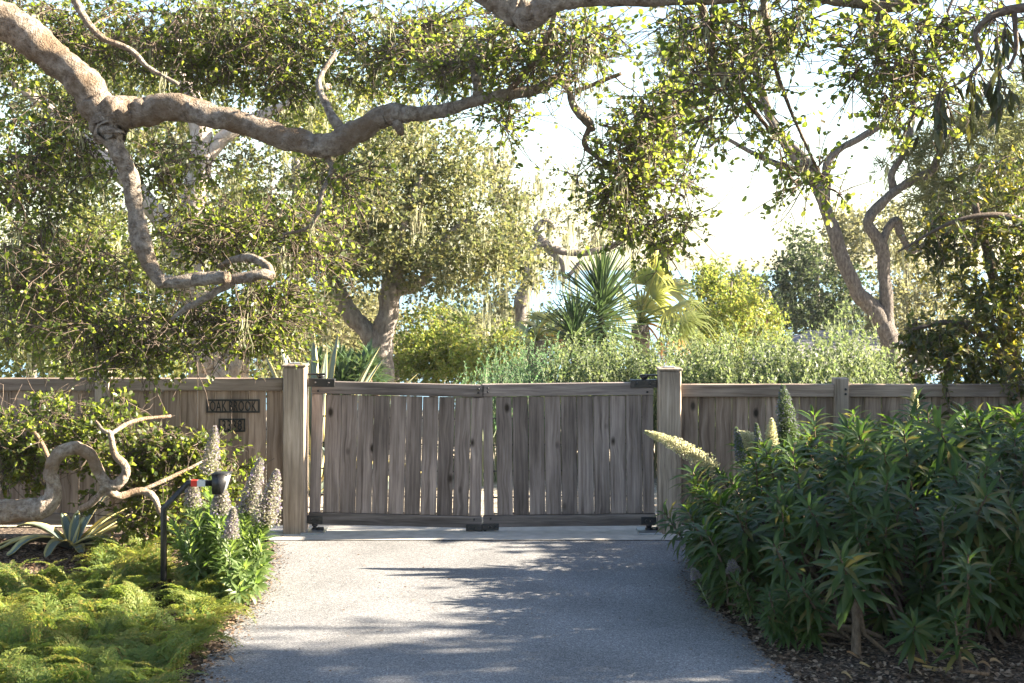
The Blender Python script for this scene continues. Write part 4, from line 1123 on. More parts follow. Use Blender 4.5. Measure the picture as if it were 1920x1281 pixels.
def fan_palm(px, pyc, Y, leaves, label, seed, R):
    r = np.random.default_rng(seed); s = S(Y)
    e = empty('fan_palm', ((px - 960) * s, Y, 0), label, 'palm')
    c = P(px, pyc, Y)
    b = Buf()
    k = 9; t = np.linspace(0, 1, k)[:, None]
    tube(b, np.array([c[0] + .1, Y, -.05]) * (1 - t) + c * t, np.linspace(.16, .12, k) * (1 + .1 * np.sin(np.arange(k) * 2)), 12, .12, seed=seed)
    b.obj('trunk', M['bark_fork'], e)
    for (lx, ly, rr, dry) in leaves:
        tip = P(lx, ly, Y + r.uniform(-.5, .35)); hub = c
        d = tip - hub
        pb = Buf()
        mid = hub + d * .5 + np.array([0, 0, .12])
        tt = np.linspace(0, 1, 6)[:, None]
        path = (1 - tt) ** 2 * hub + 2 * tt * (1 - tt) * mid + tt ** 2 * tip
        tube(pb, path, np.linspace(.02, .011, 6), 5, 0, False, a=.2)
        fan_leaf(pb, path[-1], norm(d) + np.array([0, 0, -.15 if not dry else -.6]), np.array([0, -.55, .8]) + r.normal(0, .25, 3), rr * s, 24, r, .42 if not dry else .6, 3.0)
        pb.obj('frond', M['palm_dry'] if dry else M['palm'], e)
fan_palm(1200, 606, 7.6, [(1225, 560, 80, 0), (1180, 575, 74, 0), (1205, 585, 70, 0), (1240, 590, 74, 0), (1212, 535, 80, 0), (1172, 555, 78, 0), (1248, 545, 84, 0), (1262, 575, 84, 0), (1275, 598, 80, 0), (1160, 590, 70, 0), (1185, 632, 62, 0), (1270, 618, 70, 0), (1262, 632, 62, 1), (1235, 640, 58, 1), (1190, 520, 76, 0), (1230, 510, 74, 0), (1240, 605, 74, 0)],
         'large drooping fan palm with some orange dry fronds behind the hedge', 81, 60)
fan_palm(1005, 640, 7.5, [(1000, 612, 56, 0), (1022, 606, 58, 0), (990, 622, 52, 0), (1035, 620, 52, 0), (1010, 600, 52, 0), (1040, 632, 44, 1), (985, 634, 46, 0)],
         'small dark fan palm left of the spiky yuccas', 82, 40)

def spiky(name, label, cat, px, py0, py1, Y, n, L_px, seed, mat, wid=.032, gz=0, spread=1.0):
    r = np.random.default_rng(seed); s = S(Y)
    x = (px - 960) * s; z0 = CAMZ - (py0 - HY) * s; z1 = CAMZ - (py1 - HY) * s
    e = empty(name, (x, Y, gz), label, cat)
    b = Buf(); tube(b, [(x, Y, gz - .05), (x + .02, Y, (gz + z0) / 2), (x, Y, z0), (x, Y, z1)], [.07, .06, .05, .02], 8)
    b.obj('stem', M['bark_fork'], e)
    me_cache = []
    for v in range(4):
        lb = Buf(); t = np.array([0, .25, .6, 1.0]); w = np.array([.7, 1.0, .75, .03]) * wid / .42 * .5
        bend = [-.0, -.06, -.14, -.22][v] * np.array([0, .1, .45, 1.0])
        V = np.concatenate([np.column_stack([-w, t, bend + .02]), np.column_stack([w * 0, t, bend]), np.column_stack([w, t, bend + .02])])
        Q = [[k, k + 1, 5 + k, 4 + k] for k in range(3)] + [[4 + k, 5 + k, 9 + k, 8 + k] for k in range(3)]
        lb.add(V, Q); m_ = lb.mesh('leaf'); m_.materials.append(mat); me_cache.append(m_)
    for i in range(n):
        f = i / n
        el = math.radians(-35 + 115 * f ** .9) + r.normal(0, .10)
        a = i * 2.39996 + r.normal(0, .15)
        d = np.array([math.cos(a) * math.cos(el) * spread, math.sin(a) * math.cos(el) * spread, math.sin(el)])
        pos = np.array([x, Y, z0 + (z1 - z0) * f])
        o = bpy.data.objects.new('leaf', me_cache[int(r.integers(0, 4))]); C.objects.link(o); o.parent = e
        o.matrix_local = leaf_matrix(pos - np.array(e.location), d, np.array([0, 0, 1.0]) + r.normal(0, .1, 3), L_px * s * r.uniform(.85, 1.1))
    return e
spiky('yucca', 'tall dark spiky yucca in front of the fan palm', 'yucca', 1128, 640, 545, 6.2, 210, 92, 83, M['yucca'], wid=.04)
spiky('yucca', 'lower dark spiky yucca at the left foot of the tall one', 'yucca', 1078, 655, 618, 5.8, 140, 80, 84, M['yucca'], wid=.04)
spiky('yucca', 'small spiky plant above the yellow-green shrub', 'yucca', 872, 640, 610, 12, 50, 46, 85, M['grey_leaf'])

def agave(label, x, y, specs, seed, z=0.0, gain=1.0):
    """specs: azimuth deg, start elevation deg, curl deg over the leaf, length, width"""
    e = empty('agave', (x, y, z), label, 'agave')
    r = np.random.default_rng(seed)
    for (az, el, curl, ln, w) in specs:
        ln *= gain; w *= gain * 1.1
        k = 10; pts = [np.zeros(3)]; th = math.radians(el)
        A = math.radians(az); h = np.array([math.cos(A), math.sin(A), 0])
        tw = math.radians(r.uniform(-15, 15))
        for i in range(k):
            th2 = th + math.radians(curl) * ((i + 1) / k) ** 1.5
            pts.append(pts[-1] + (h * math.cos(th2) + np.array([0, 0, math.sin(th2)])) * ln / k)
        pts = np.array(pts); pts[:, 2] = np.maximum(pts[:, 2], -z + .012)
        tan = np.gradient(pts, axis=0); tan = norm(tan)
        side = np.array([-h[1], h[0], 0]); up = np.cross(side, tan) * -1
        t = np.linspace(0, 1, k + 1)
        wt = w * np.interp(t, [0, .15, .45, .8, 1], [.75, .80, 1.0, .62, .02])
        rows = []; att = []
        for u, a in ((-1, 1.0), (-.68, .68), (-.62, .55), (0, 0), (.62, .55), (.68, .68), (1, 1.0)):
            rows.append(pts + side * (wt * u * .5)[:, None] + up * (wt * .28 * u * u)[:, None] + h * 0); att.append(np.full(k + 1, a))
        th_ = pts - up * (wt * .12)[:, None]
        V = np.concatenate(rows + [th_]) + np.array([x, y, z]) + h * .03; n = k + 1
        Q = [[c * n + i, c * n + i + 1, (c + 1) * n + i + 1, (c + 1) * n + i] for c in range(6) for i in range(k)]
        Q += [[7 * n + i, 7 * n + i + 1, i + 1, i] for i in range(k)] + [[6 * n + i, 6 * n + i + 1, 7 * n + i + 1, 7 * n + i] for i in range(k)]
        b = Buf(); b.add(V, Q, None, np.concatenate(att + [np.zeros(n)]))
        b.obj('leaf', M['agave'], e, smooth=True)
    return e
a1 = gy(135, 1028)
agave('variegated agave with curling yellow-edged leaves under the twisted branch', a1[0], a1[1],
      [(200, 30, -95, .62, .085), (225, 42, -140, .62, .09), (180, 22, -60, .60, .08), (160, 40, -60, .5, .08), (120, 52, -40, .36, .075), (95, 62, -25, .3, .07), (60, 60, -30, .45, .075), (30, 45, -35, .55, .08),
       (5, 28, -20, .60, .085), (-20, 40, -120, .50, .09), (340, 20, -60, .42, .08), (300, 25, -70, .3, .08), (260, 40, -110, .42, .085), (40, 25, 0, .55, .08), (75, 50, -10, .48, .07), (140, 20, -20, .5, .08)], 91, gain=1.2)
p2 = P(590, 0, 2.2)
agave('tall upright variegated agave behind the left gate post', p2[0], 2.2,
      [(100, 84, -4, 1.35, .10), (60, 80, -6, 1.35, .10), (20, 72, -12, 1.3, .10), (150, 78, -8, 1.3, .10), (190, 76, -10, 1.35, .10), (230, 80, -8, 1.25, .10), (300, 82, -6, 1.25, .10), (340, 70, -14, 1.2, .10), (350, 55, -10, 1.3, .10),
       (265, 62, -130, 1.25, .11), (200, 60, -140, 1.2, .11), (320, 58, -140, 1.2, .11), (10, 45, -110, 1.2, .11), (160, 50, -120, 1.2, .11), (285, 66, -120, 1.3, .10), (45, 66, -20, 1.3, .10)], 92, gain=1.26)
p3 = P(395, 0, 2.6)
agave('small variegated agave peeping over the fence before the pale trunk', (p3[0]) * .92, 2.6,
      [(100, 80, -10, 1.05, .08), (20, 70, -60, 1.0, .08), (180, 70, -60, 1.0, .08), (280, 65, -90, .95, .08), (330, 60, -100, .9, .08), (220, 62, -80, .9, .08)], 93)

def aloe_clump(label, spots, seed):
    r = np.random.default_rng(seed)
    x0, Y0 = spots[0][0], spots[0][1]
    e = empty('aloe_clump', (P(x0, 0, Y0)[0], Y0, 0), label, 'aloe')
    st = Buf(); L = Leaves()
    for (px, Y, py) in spots:
        c = P(px, py, Y)
        tube(st, [(c[0], Y, 0), (c[0] + r.normal(0, .05), Y, c[2] * .5), tuple(c)], [.03, .03, .025], 6)
        k = 34
        a = np.arange(k) * 2.4; el = np.radians(np.linspace(-25, 75, k))
        d = np.column_stack([np.cos(a) * np.cos(el), np.sin(a) * np.cos(el), np.sin(el)])
        L.add(c + d * .02 + np.column_stack([np.zeros(k), np.zeros(k), np.linspace(-.12, .05, k)]), d, norm(np.array([0, 0, 1.0]) + r.normal(0, .1, (k, 3))), .30 * r.uniform(.8, 1.1, k))
    st.obj('stems', M['stem_brown'], e, kind='stuff')
    finish_leaves(L, e, M['yucca'], LONG, .9, 0, 'foliage', LL_T)
r_ = np.random.default_rng(94)
aloe_clump('thicket of green spiky aloes between the agave and the grey trunk', [(650 + r_.uniform(-60, 60), 4.2 + r_.uniform(-.6, .6), 716 + r_.uniform(-30, 22)) for _ in range(26)], 95)

# ------------------------------------------------------------------ oak shrub with the twisted branch, left
tree('oak_shrub', 'low oak shrub with a thick sunlit twisted branch before the left fence', 'oak shrub', (-3.9, -1.5, 0),
     [([(-4.6, -1.6, -.05, .16), (-4.3, -1.55, .25, .13), (-4.05, -1.5, .42, .115)], True),
      ([(-40, 962, 22.7, -1.5), (40, 960, 21.0, -1.5), (84, 952, 19.3, -1.5), (104, 925, 14.3, -1.5), (97, 888, 12.6, -1.5), (108, 858, 12.6, -1.5), (142, 845, 12.6, -1.5), (168, 864, 10.9, -1.5), (184, 896, 10.1, -1.5), (208, 914, 10.1, -1.5),
        (229, 896, 9.2, -1.5), (233, 876, 7.6, -1.5), (213, 850, 6.7, -1.5), (207, 812, 5.0, -1.5), (195, 808, 3.4, -1.5), (180, 790, 2.5, -1.4)], False),
      ([(205, 920, 9, -1.5), (225, 928, 7, -1.45), (262, 921, 7, -1.4), (288, 933, 6, -1.4), (300, 962, 5, -1.4), (330, 985, 3, -1.3)], False),
      ([(196, 912, 7, -1.5), (180, 938, 7, -1.4), (150, 955, 6, -1.3)], False),
      ([(262, 921, 4, -1.4), (310, 900, 4, -1.3), (350, 880, 3, -1.2), (390, 860, 2, -1.1)], False),
      ([(206, 815, 4, -1.45), (250, 790, 4, -1.2), (320, 780, 3, -1.0)], False),
      ([(100, 880, 6, -1.4), (70, 820, 5, -1.2), (30, 790, 4, -1.0)], False)],
     [(70, 810, 110, 55, -.9, .45, 66), (230, 830, 130, 60, -.8, .4, 70), (320, 860, 100, 55, -.8, .4, 52), (30, 880, 90, 60, -.9, .35, 30), (280, 930, 120, 60, -.8, .4, 50), (400, 900, 70, 45, -.7, .3, 20), (452, 880, 18, 36, -.6, .15, 4), (380, 830, 36, 24, -.6, .2, 7), (90, 765, 60, 24, -.7, .2, 8), (310, 980, 90, 45, -.6, .3, 34), (225, 750, 30, 24, -.6, .15, 3)],
     M['oak_leaf'], M['bark_branch_lit'], 97, leaf=.043, shape=LEAF_OVAL, per=8, twigs=(4, 7), tl=(.08, .20), singles=300, sides=18, bare=1)

# ------------------------------------------------------------------ echiums
def spike(buf, base, tip, rmax, n, r, curve=0.0, fl=.017):
    """cone of florets spiralling round an axis"""
    ax = tip - base; ln = np.linalg.norm(ax); d = ax / ln
    u1 = norm(np.cross(d, [.2, 1, .1])); u2 = np.cross(d, u1)
    t = np.sort(r.random(n) ** .85)
    a = np.arange(n) * 2.39996
    rad = rmax * np.interp(t, [0, .12, .6, .9, 1.0], [.8, 1.0, .62, .27, .04]) * r.uniform(.70, 1.22, n)
    o = np.cos(a)[:, None] * u1 + np.sin(a)[:, None] * u2
    c = base + ax * t[:, None] + o * rad[:, None] + np.array([0, 0, 1.0]) * (curve * ln * np.sin(t * np.pi))[:, None]
    for k in range(3):
        q = norm(o + d * .5 + r.normal(0, .55, (n, 3)))
        add_leaves(buf, c, q, norm(r.normal(0, 1, (n, 3)) + d), fl * r.uniform(.7, 1.2, n), LEAF_KITE, r.random(n), 1.5)
    # inner bracts and axis
    m = n
    tt = r.random(m); aa = r.random(m) * 6.28
    oo = np.cos(aa)[:, None] * u1 + np.sin(aa)[:, None] * u2
    rr = rmax * np.interp(tt, [0, .12, .6, .9, 1.0], [.8, 1.0, .62, .27, .04])
    cc = base + ax * tt[:, None] + np.array([0, 0, 1.0]) * (curve * ln * np.sin(tt * np.pi))[:, None]
    add_leaves(buf, cc, norm(oo + d * .35), norm(d + r.normal(0, .2, (m, 3))), rr * .95, LEAF_LANCE, np.full(m, .72), 1.2)

def leafy_stem(L, st, base, tip, n, leaf, r, droop=.35, bow=0.0, start=.1, upright=.55):
    ax = tip - base; ln = np.linalg.norm(ax); d = ax / ln
    t5 = np.linspace(0, 1, 7)[:, None]
    bowv = np.array([0, 0, -bow * ln])
    path = base + ax * t5 + bowv * np.sin(t5 * np.pi)
    tube(st, path, np.linspace(.010, .005, 7), 6, 0, False)
    u1 = norm(np.cross(d, [.2, 1, .1])); u2 = np.cross(d, u1)
    q = np.linspace(start, 1.0, n) + r.normal(0, .01, n)
    a = np.arange(n) * 2.39996 + r.random() * 6
    o = np.cos(a)[:, None] * u1 + np.sin(a)[:, None] * u2
    up = np.interp(q, [0, .6, 1], [upright * .3, upright, upright * 2.2])[:, None]
    axd = norm(o + d * up + np.array([0, 0, -droop]) * (1 - q)[:, None] + r.normal(0, .12, (n, 3)))
    p = base + ax * q[:, None] + bowv * np.sin(q * np.pi)[:, None]
    s = leaf * np.interp(q, [0, .3, .8, 1.05], [.8, 1.0, .9, .5]) * r.uniform(.8, 1.15, n)
    L.add(p + o * .006, axd, norm(d * .8 + np.array([0, 0, .5]) - o * .2 + r.normal(0, .15, (n, 3))), s)

def left_echium():
    r = np.random.default_rng(101)
    b0 = gy(425, 1120)
    e = empty('echium_plant', (b0[0], b0[1], 0), 'sunlit leafy plant with tall lilac flower spikes beside the keypad post', 'flowering plant')
    L = Leaves(); st = Buf()
    # spike: base px, tip px, Y, radius px
    sp = [((393, 893), (402, 808), -1.55, 15), ((415, 968), (414, 908), -2.35, 16), ((362, 950), (360, 905), -2.2, 13), ((432, 1010), (437, 958), -2.5, 12), ((463, 965), (487, 868), -2.0, 18), ((497, 985), (518, 890), -2.1, 21)]
    feet = [(400, 1085), (415, 1115), (385, 1100), (428, 1125), (440, 1110), (455, 1115)]
    for (bp, tp, Y, rp), f in zip(sp, feet):
        fb = Buf()
        B, T = P(*bp, Y), P(*tp, Y)
        T = B + (T - B) * 1.08
        spike(fb, B, T, rp * S(Y) * 1.05, int(300 + 4 * rp * np.linalg.norm(T - B) / .2), r, fl=.017)
        fb.obj('flower_spike', M['floret'], e)
        fx, fy = gy(*f); foot = np.array([fx, fy, 0.0])
        leafy_stem(L, st, foot, B, 96, .145, r, .35, 0, .08)
    for i in range(26):
        fx, fy = gy(430 + r.uniform(-65, 38), 1115 + r.uniform(-25, 16)); foot = np.array([fx, fy, 0.0])
        a = r.uniform(0, 6.28)
        tip = foot + np.array([math.cos(a) * r.uniform(.08, .30), math.sin(a) * .25, r.uniform(.28, .60)])
        leafy_stem(L, st, foot, tip, 46, .155, r, .35, 0, .06)
    for (tx, ty, Y) in ((505, 1045, -2.3), (498, 1080, -2.5), (470, 1110, -2.7), (508, 1010, -2.1), (515, 1060, -2.35), (512, 1030, -2.3), (505, 1095, -2.6), (350, 1020, -2.3), (345, 985, -2.0), (478, 1065, -2.6)):
        fx, fy = gy(430, 1118); foot = np.array([fx, fy, 0.03])
        leafy_stem(L, st, foot, P(tx - 20, ty, Y), 44, .15, r, .3, .0, .2)
    st.obj('stems', M['stem_green'], e, kind='stuff')
    finish_leaves(L, e, M['echium_bright'], LONG, 1.25, 300, 'foliage', LL_T)
left_echium()

def right_echium():
    r = np.random.default_rng(103)
    cx, cy = 3.15, -2.1
    e = empty('echium_shrub', (cx, cy, 0), 'large dark green shrub with whorled long leaves right of the driveway', 'shrub')
    L = Leaves(); st = Buf()
    heads = []
    # front and top surface of a broad dome
    n = 0
    while n < 360:
        u = r.uniform(-1, 1); v = r.uniform(-1, 1)
        if u * u + v * v > 1: continue
        x = cx + u * 2.1; y = cy + v * 1.75
        ztop = 1.34 * (1 - .55 * max(0, -u) ** 2.2 - .12 * max(0, u) ** 2 - .35 * max(0, -v) ** 2.6 - .30 * max(0, v) ** 3)
        z = ztop * (r.uniform(.80, 1.0) if r.random() < .50 else r.uniform(.25, .85))
        if z < .28 and v > -.5: continue
        # keep the driveway free
        ex = np.interp(y, re_a[::-1, 1], re_a[::-1, 0])
        if x < ex - (.26 if z > .4 else .05): x = ex + r.uniform(-.2 if z > .4 else -.05, .2)
        heads.append((x, y, z, u, v)); n += 1
    px_heads = [((1575, 1045), -4.0), ((1450, 1020), -3.6), ((1815, 1040), -4.2), ((1790, 1155), -4.35), ((1715, 1175), -4.2), ((1600, 905), -3.2), ((1400, 985), -2.8), ((1480, 900), -2.6), ((1700, 930), -3.4), ((1850, 930), -3.8), ((1330, 930), -1.6), ((1295, 920), -1.3),
                ((1590, 800), -1.8), ((1500, 830), -1.7), ((1710, 780), -1.7), ((1800, 790), -1.9), ((1640, 800), -2.2), ((1890, 850), -2.8), ((1340, 1010), -2.4), ((1380, 1090), -3.1), ((1310, 1040), -1.9), ((1360, 1060), -2.7), ((1290, 985), -1.5), ((1440, 870), -1.6)]
    for (p, Y) in px_heads:
        q = P(p[0], p[1], Y); heads.append((q[0], q[1], q[2], (q[0] - cx) / 2.1, (q[1] - cy) / 1.75))
    for i in range(95):
        yy = r.uniform(-3.7, -.7); ex = np.interp(yy, re_a[::-1, 1], re_a[::-1, 0])
        xx = ex + abs(r.normal(.16, .22)) if i < 60 else ex + r.uniform(.2, 2.6)
        if i >= 60: yy = r.uniform(-3.75, -3.0); xx = np.interp(yy, re_a[::-1, 1], re_a[::-1, 0]) + r.uniform(.7, 3.0)
        heads.append((xx, yy, r.uniform(.14, .48), (xx - cx) / 2.1, (yy - cy) / 1.75))
    for (x, y, z, u, v) in heads:
        tip = np.array([x, y, z])
        foot = np.array([cx + u * 1.35 + r.normal(0, .08), cy + v * 1.35 + r.normal(0, .08), 0])
        exf = np.interp(foot[1], re_a[::-1, 1], re_a[::-1, 0]); foot[0] = max(foot[0], exf + .12)
        d = norm(np.array([u * .55, v * .45 - .15, .85]) + r.normal(0, .18, 3))
        seg = min(.42, z * .8)
        mid = tip - d * seg
        tube(st, [foot, (foot + mid) / 2 + r.normal(0, .04, 3), mid], [.014, .012, .010], 6, 0, False)
        leafy_stem(L, st, mid, tip, int(r.integers(32, 44)), .215 * r.uniform(.62, 1.15) * (1 if z > .4 else .8), r, .7, 0, .25, .28)
    # one thick bare stem in front
    a = np.array([*gy(1605, 1232), 0.0]); b_ = P(1598, 1095, a[1] + .02)
    tube(st, [a, (a + b_) / 2 + np.array([.012, 0, 0]), b_], [.030, .024, .020], 10, .08, False)
    st.obj('stems', M['stem_brown'], e, kind='stuff')
    finish_leaves(L, e, M['echium_leaf'], LONG, 1.15, 300, 'foliage', LL_T)
    # spikes: base, tip, Y, radius, material, curve
    sp = [((1345, 884), (1210, 810), -1.2, 19, 'floret_pale', .05), ((1425, 848), (1380, 812), -1.3, 20, 'floret_pale', .10), ((1445, 850), (1447, 786), -1.35, 15, 'floret_pale', 0), ((1480, 850), (1468, 722), -1.25, 27, 'floret_dark', 0),
          ((1390, 868), (1380, 800), -1.4, 9, 'floret_dark', 0), ((1424, 842), (1418, 795), -1.4, 7, 'floret_dark', 0), ((1715, 780), (1714, 728), -.9, 9, 'floret_pale', 0), ((1375, 1075), (1372, 1050), -2.9, 12, 'floret', 0), ((1306, 1085), (1300, 1068), -2.5, 9, 'floret', 0)]
    L2 = Leaves(); st2 = Buf()
    for (bp, tp, Y, rp, mt, cv) in sp:
        fb = Buf(); B, T = P(*bp, Y), P(*tp, Y + (.12 if bp[0] - tp[0] > 30 else 0))
        spike(fb, B, T, rp * S(Y) * .9, int(260 + 2600 * rp * S(Y) * np.linalg.norm(T - B) * 4), r, cv, .013)
        fb.obj('flower_spike', M[mt], e)
        back = norm(B - T); foot = B + back * .42 + np.array([.1, -.1, -.12])
        if bp[0] < 1600: leafy_stem(L2, st2, foot, B, 40, .10, r, .2, 0, .15)
    st2.obj('flower_stems', M['stem_green'], e, kind='stuff')
    finish_leaves(L2, e, M['echium_bright'], LONG, 1.1, 0, 'flower_stem_leaves', LL_T)
right_echium()

# ------------------------------------------------------------------ ferns
def frond_buf(r, ln=1.0, pairs=17, lift=.55, sag=1.1):
    b = Buf()
    k = pairs
    t = np.linspace(.06, 1, k)
    ang = lift - sag * t ** 1.3
    step = np.diff(np.concatenate([[0], t]))
    y = np.cumsum(np.cos(ang) * step) * ln; z = np.cumsum(np.sin(ang) * step) * ln
    x = .06 * ln * np.sin(t * 2 + r.random() * 6) * t
    R = np.column_stack([x, y, z])
    V = np.concatenate([R + [-.004, 0, 0], R + [.004, 0, 0]])
    b.add(V, [[i, i + 1, k + i + 1, k + i] for i in range(k - 1)], None, .3)
    rv = r.random()
    P_, A_, N_, S_ = [], [], [], []
    for i in range(k):
        pl = ln * .34 * math.sin(math.pi * min(1, (.16 + .84 * t[i])) ** .8) * (1 - t[i] * .55) + .02
        tg = np.array([0, math.cos(ang[i]), math.sin(ang[i])])
        for sgn in (-1, 1):
            d = norm(np.array([sgn * .86, 0, .05]) + tg * .55 + r.normal(0, .08, 3))
            m = max(3, int(pl / .044))
            for j in range(m):
                f = (j + .6) / m
                c = R[i] + d * pl * f + np.array([0, 0, -.25 * pl * f * f])
                for s2 in (-1, 1):
                    q = norm(d * .7 + tg * s2 * .75 + r.normal(0, .15, 3))
                    P_.append(c); A_.append(q); N_.append(np.array([0, -.3, 1.0]) + r.normal(0, .25, 3)); S_.append(pl * .32 * (1 - f * .6) + .018)
    add_leaves(b, np.array(P_), np.array(A_), norm(np.array(N_)), np.array(S_), LEAF_KITE, (r.random(len(P_)) * .4 + rv * .6) % 1.0, .8)
    return b

def ferns():
    r = np.random.default_rng(105)
    e = empty('fern_bed', (-2.6, -3.2, 0), 'mass of feathery yellow-green ferns covering the left bed along the driveway', 'ferns')
    tmpl = [frond_buf(r, 1.0, 15, r.uniform(.5, 1.15), r.uniform(.7, 1.5)) for _ in range(7)]
    meshes = []
    for t in tmpl:
        m_ = t.mesh('frond'); m_.materials.append(M['fern']); meshes.append(m_)
    T = [(np.concatenate(t.V), np.concatenate(t.Q), np.concatenate(t.A)) for t in tmpl]
    crowns = []
    tries = 0
    while len(crowns) < 165 and tries < 5000:
        tries += 1
        y = r.uniform(-5.4, -.9); x = r.uniform(-4.6, -1.2)
        ex = np.interp(y, le_a[:, 1], le_a[:, 0])
        if x > ex - .14: continue
        px = x / S(y) + 960; py = HY + CAMZ / S(y)
        # bare mulch patch at the left and holes
        if px < -60 or py > 1340: continue
        if py < 1112 and px < 190: continue
        if py < 1052: continue
        if 300 < px < 480 and py < 1105: continue
        if (px - 55) ** 2 + ((py - 1165) * 2) ** 2 < 40 ** 2: continue
        if 262 < px < 352 and 1095 < py < 1205: continue
        if any((x - c[0]) ** 2 + (y - c[1]) ** 2 < .145 ** 2 for c in crowns): continue
        crowns.append((x, y))
    fr = []
    for (x, y) in crowns:
        n = int(r.integers(6, 10)); a0 = r.random() * 6.28
        for i in range(n):
            fr.append((x, y, a0 + i * 6.28 / n + r.normal(0, .3), r.uniform(.20, .40), r.normal(.10, .22), int(r.integers(0, 7))))
    p = np.array([(f[0], f[1], .15) for f in fr]); s = np.array([f[3] for f in fr])
    idx = set(np.argsort(-in_view_size(p, s))[:300].tolist())
    b = Buf()
    for i, (x, y, a, ln, tilt, k) in enumerate(fr):
        Mx = Matrix.Translation((x, y, .02)) @ Matrix.Rotation(a, 4, 'Z') @ Matrix.Rotation(tilt, 4, 'X') @ Matrix.Scale(ln, 4)
        if i in idx:
            o = bpy.data.objects.new('frond', meshes[k]); C.objects.link(o); o.parent = e
            o.matrix_local = Matrix.Translation(-Vector(e.location)) @ Mx
        else:
            m_ = np.array(Mx); V, Q, A = T[k]
            b.add(V @ m_[:3, :3].T + m_[:3, 3], Q, None, (A + r.random()) % 1.0)
    b.obj('fern_fronds', M['fern'], e, kind='stuff')
ferns()

# ------------------------------------------------------------------ fallen leaves on the right bed and by the edge
def fallen():
    r = np.random.default_rng(107)
    spots = [((1600, 1236), .08, 'small curled yellow fallen leaf at the foot of the thick bare stem'), ((1722, 1247), .15, 'long pale fallen leaf on the mulch under the lowest leaf whorl'), ((1758, 1258), .17, 'thin straight tan fallen leaf nearest the bottom edge'),
             ((1812, 1248), .09, 'short beige fallen leaf between two longer ones'), ((1845, 1256), .07, 'small pale green fallen leaf beside the yellow one'), ((1868, 1250), .10, 'bright yellow fallen leaf at the far right of the mulch'),
             ((1815, 1228), .13, 'upright pale leaf leaning on the mulch below the rightmost whorl'), ((1625, 1256), .10, 'dull brown fallen leaf left of the pale long one'), ((1362, 1152), .05, 'yellow fallen leaf at the asphalt edge under the shrub'), ((1588, 1276), .06, 'rust coloured fallen leaf at the bottom edge'), ((435, 1245), .05, 'small yellow fallen leaf on the asphalt by the ferns')]
    for (p, ln, lab) in spots:
        x, y = gy(*p)
        b = Buf(); a = r.uniform(-.5, .5); k = 6
        t = np.linspace(0, 1, k)
        w = ln * .11 * np.sin(np.pi * np.clip(t, .03, .98)) ** .7
        z = .024 + .02 * np.sin(t * 3 + r.random() * 3) + (.06 * t if 'upright' in lab else 0)
        c = np.column_stack([x + (t - .5) * ln * math.cos(a), y + (t - .5) * ln * math.sin(a), z])
        sd_ = np.array([-math.sin(a), math.cos(a), .45]) 
        V = np.concatenate([c - sd_ * w[:, None], c + np.array([0, 0, -.006]), c + sd_ * w[:, None] + np.array([0, 0, .004])])
        b.add(V, [[i, i + 1, k + i + 1, k + i] for i in range(k - 1)] + [[k + i, k + i + 1, 2 * k + i + 1, 2 * k + i] for i in range(k - 1)], None, r.random())
        tag(b.obj('fallen_leaf', M['dry_leaf']), lab, 'leaf', 'fallen leaves on the mulch')
fallen()

# ------------------------------------------------------------------ houses beyond the hedge
def shingle_house():
    Y0, Y1 = 15.0, 19.0
    zr = P(0, 622, Y1)[2]; ze = P(0, 700, Y0)[2]
    x0, x1 = P(1440, 0, Y0)[0], P(1780, 0, Y0)[0]
    e = empty('roofed_house', ((x0 + x1) / 2, 17, -2.4), 'low house with a grey shingle roof behind the hedge', 'house')
    box('wall', x0 + .4, x1 - .4, Y0 + .4, Y1 + 3.5, -2.5, ze + .05, M['house_wall'], e, 0)
    rows = 13
    rf = Buf()
    sl = (zr - ze) / (Y1 - Y0)
    rf.add([(x0, Y0, ze - .02), (x1, Y0, ze - .02), (x1, Y1, zr - .02), (x0 + 1.6, Y1, zr - .02), (x1, Y1 + 4, ze - .02), (x0, Y1 + 4, ze - .02)],
           [[0, 1, 2, 3], [3, 2, 4, 5]], [[0, 3, 5]])
    roof = rf.obj('roof', M['roof_tile'], e)
    r = random.Random(5)
    me = [box_mesh('shingle', .38, .40, .035, .004) for _ in range(3)]
    th = math.atan(sl)
    for i in range(rows):
        f = (i + .4) / rows
        y = Y0 + (Y1 - Y0) * f; z = ze + (zr - ze) * f
        xa = x0 + 1.6 * f; n = int((x1 - xa) / .40)
        for j in range(n):
            if len([0]) and i * n > 300: pass
            o = place('shingle', me[r.randrange(3)], M['roof_tile'], roof, (xa + .2 + j * .40 + r.uniform(-.01, .01) - e.location.x, y - e.location.y, z + .004 + r.uniform(0, .012) - e.location.z), (th - .07, 0, r.uniform(-.01, .01)))
    wx = P(1650, 0, Y0)[0]
    w = box('window', wx, wx + .9, Y0 + .36, Y0 + .398, -1.3, -.5, M['house_wall'], e, 0)
    g = place('pane', box_mesh('pane', .8, .01, .6, 0), M['glass'], w, (0, -.026, .05))
shingle_house()
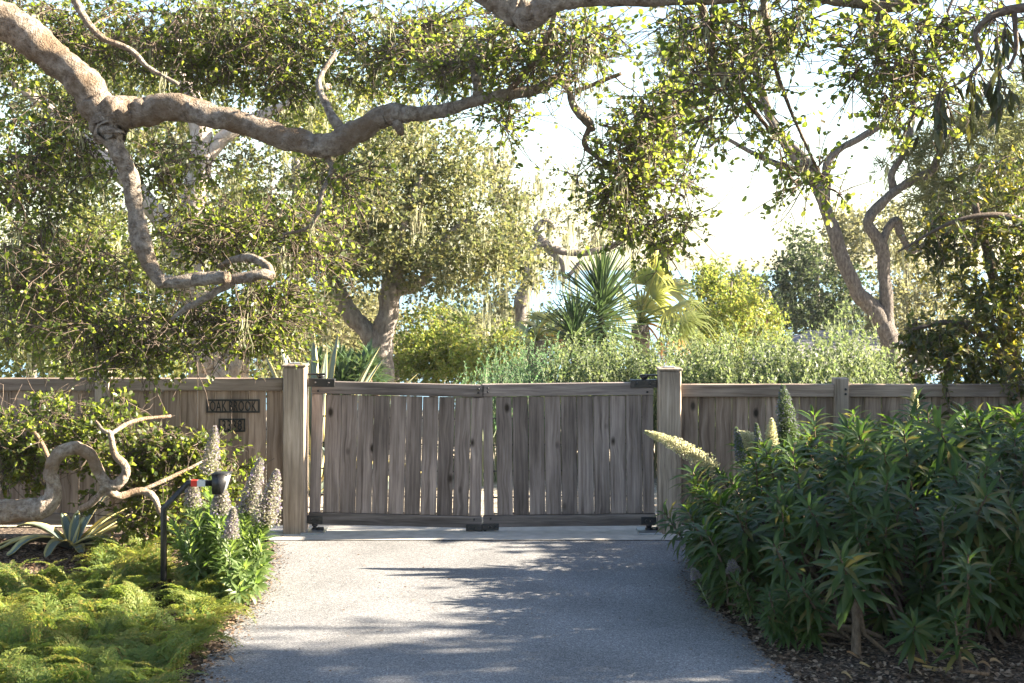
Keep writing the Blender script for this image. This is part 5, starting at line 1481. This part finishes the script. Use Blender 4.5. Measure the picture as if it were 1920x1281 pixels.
def far_house():
    Y = 38; s = S(Y)
    x0, x1 = (1412 - 960) * s, (1448 - 960) * s; gz = terrain(38) - .1
    zt = CAMZ - (590 - HY) * s
    e = empty('far_house', ((x0 + x1) / 2, Y + 2, gz), 'far terracotta-walled house with a grey roof beside the dark tree', 'house')
    box('wall', x0 - 1.5, x1 - .1, Y, Y + 4, gz, zt, M['stucco'], e, 0)
    b = Buf()
    b.add([(x0 - 1.9, Y - .4, zt), (x1 + .05, Y - .4, zt), (x1 + .05, Y + 4.4, zt), (x0 - 1.9, Y + 4.4, zt), (x0 - 1.2, Y + 2, zt + .55), (x1 - .7, Y + 2, zt + .55)],
          [[0, 1, 5, 4], [2, 3, 4, 5], [3, 2, 1, 0]], [[1, 2, 5], [3, 0, 4]])
    b.obj('roof', M['roof_tile'], e)
    w = box('window', x1 - .6, x1 - .25, Y - .03, Y - .002, gz + 1.0, gz + 1.9, M['house_wall'], e, 0)
    place('pane', box_mesh('pane', .28, .008, .8, 0), M['glass'], w, (0, -.019, .05))
far_house()

# ------------------------------------------------------------------ thin volume added to stand for lens veil over the far trees
def veil_haze():
    me = box_mesh('veil_haze', 70, 95, 13.5, 0)
    m = bpy.data.materials.new('veil_haze'); m.use_nodes = True
    nt = m.node_tree; nt.nodes.clear()
    out = nt.nodes.new('ShaderNodeOutputMaterial'); v = nt.nodes.new('ShaderNodeVolumePrincipled')
    v.inputs['Color'].default_value = (.95, .96, 1, 1); v.inputs['Density'].default_value = .0003; v.inputs['Anisotropy'].default_value = .35
    nt.links.new(v.outputs[0], out.inputs['Volume'])
    place('veil_haze', me, m, None, (0, 28, -5), kind='stuff')
veil_haze()

# ------------------------------------------------------------------ grit and leaf litter spilled on the asphalt edges
def litter():
    r = np.random.default_rng(111)
    xs = []
    for e_, sg in ((le_a, 1), (re_a, -1)):
        o = np.argsort(e_[:, 1]); y = r.uniform(-4.6, -.25, 1500)
        x = np.interp(y, e_[o, 1], e_[o, 0]) + sg * np.abs(r.normal(0, .075, 1500))
        xs.append(np.column_stack([x, y]))
    far = np.column_stack([r.uniform(-1.9, 1.5, 220), r.uniform(-4.6, -.3, 220)])
    xy = np.concatenate(xs + [far]); n = len(xy)
    b = Buf(); a = r.random(n) * 6.28
    add_leaves(b, np.column_stack([xy, np.full(n, .0145) + r.random(n) * .006]), np.column_stack([np.cos(a), np.sin(a), r.normal(0, .12, n)]),
               np.column_stack([r.normal(0, .2, n), r.normal(0, .2, n), np.ones(n)]), r.uniform(.008, .028, n), LEAF_KITE, r.random(n), 1.0)
    tag(b.obj('leaf_litter', M['chips']), 'brown grit and leaf litter spilled along the edges of the asphalt', 'leaf litter', kind='stuff')
litter()

for o in bpy.data.objects:
    if '_local' in o: del o['_local']
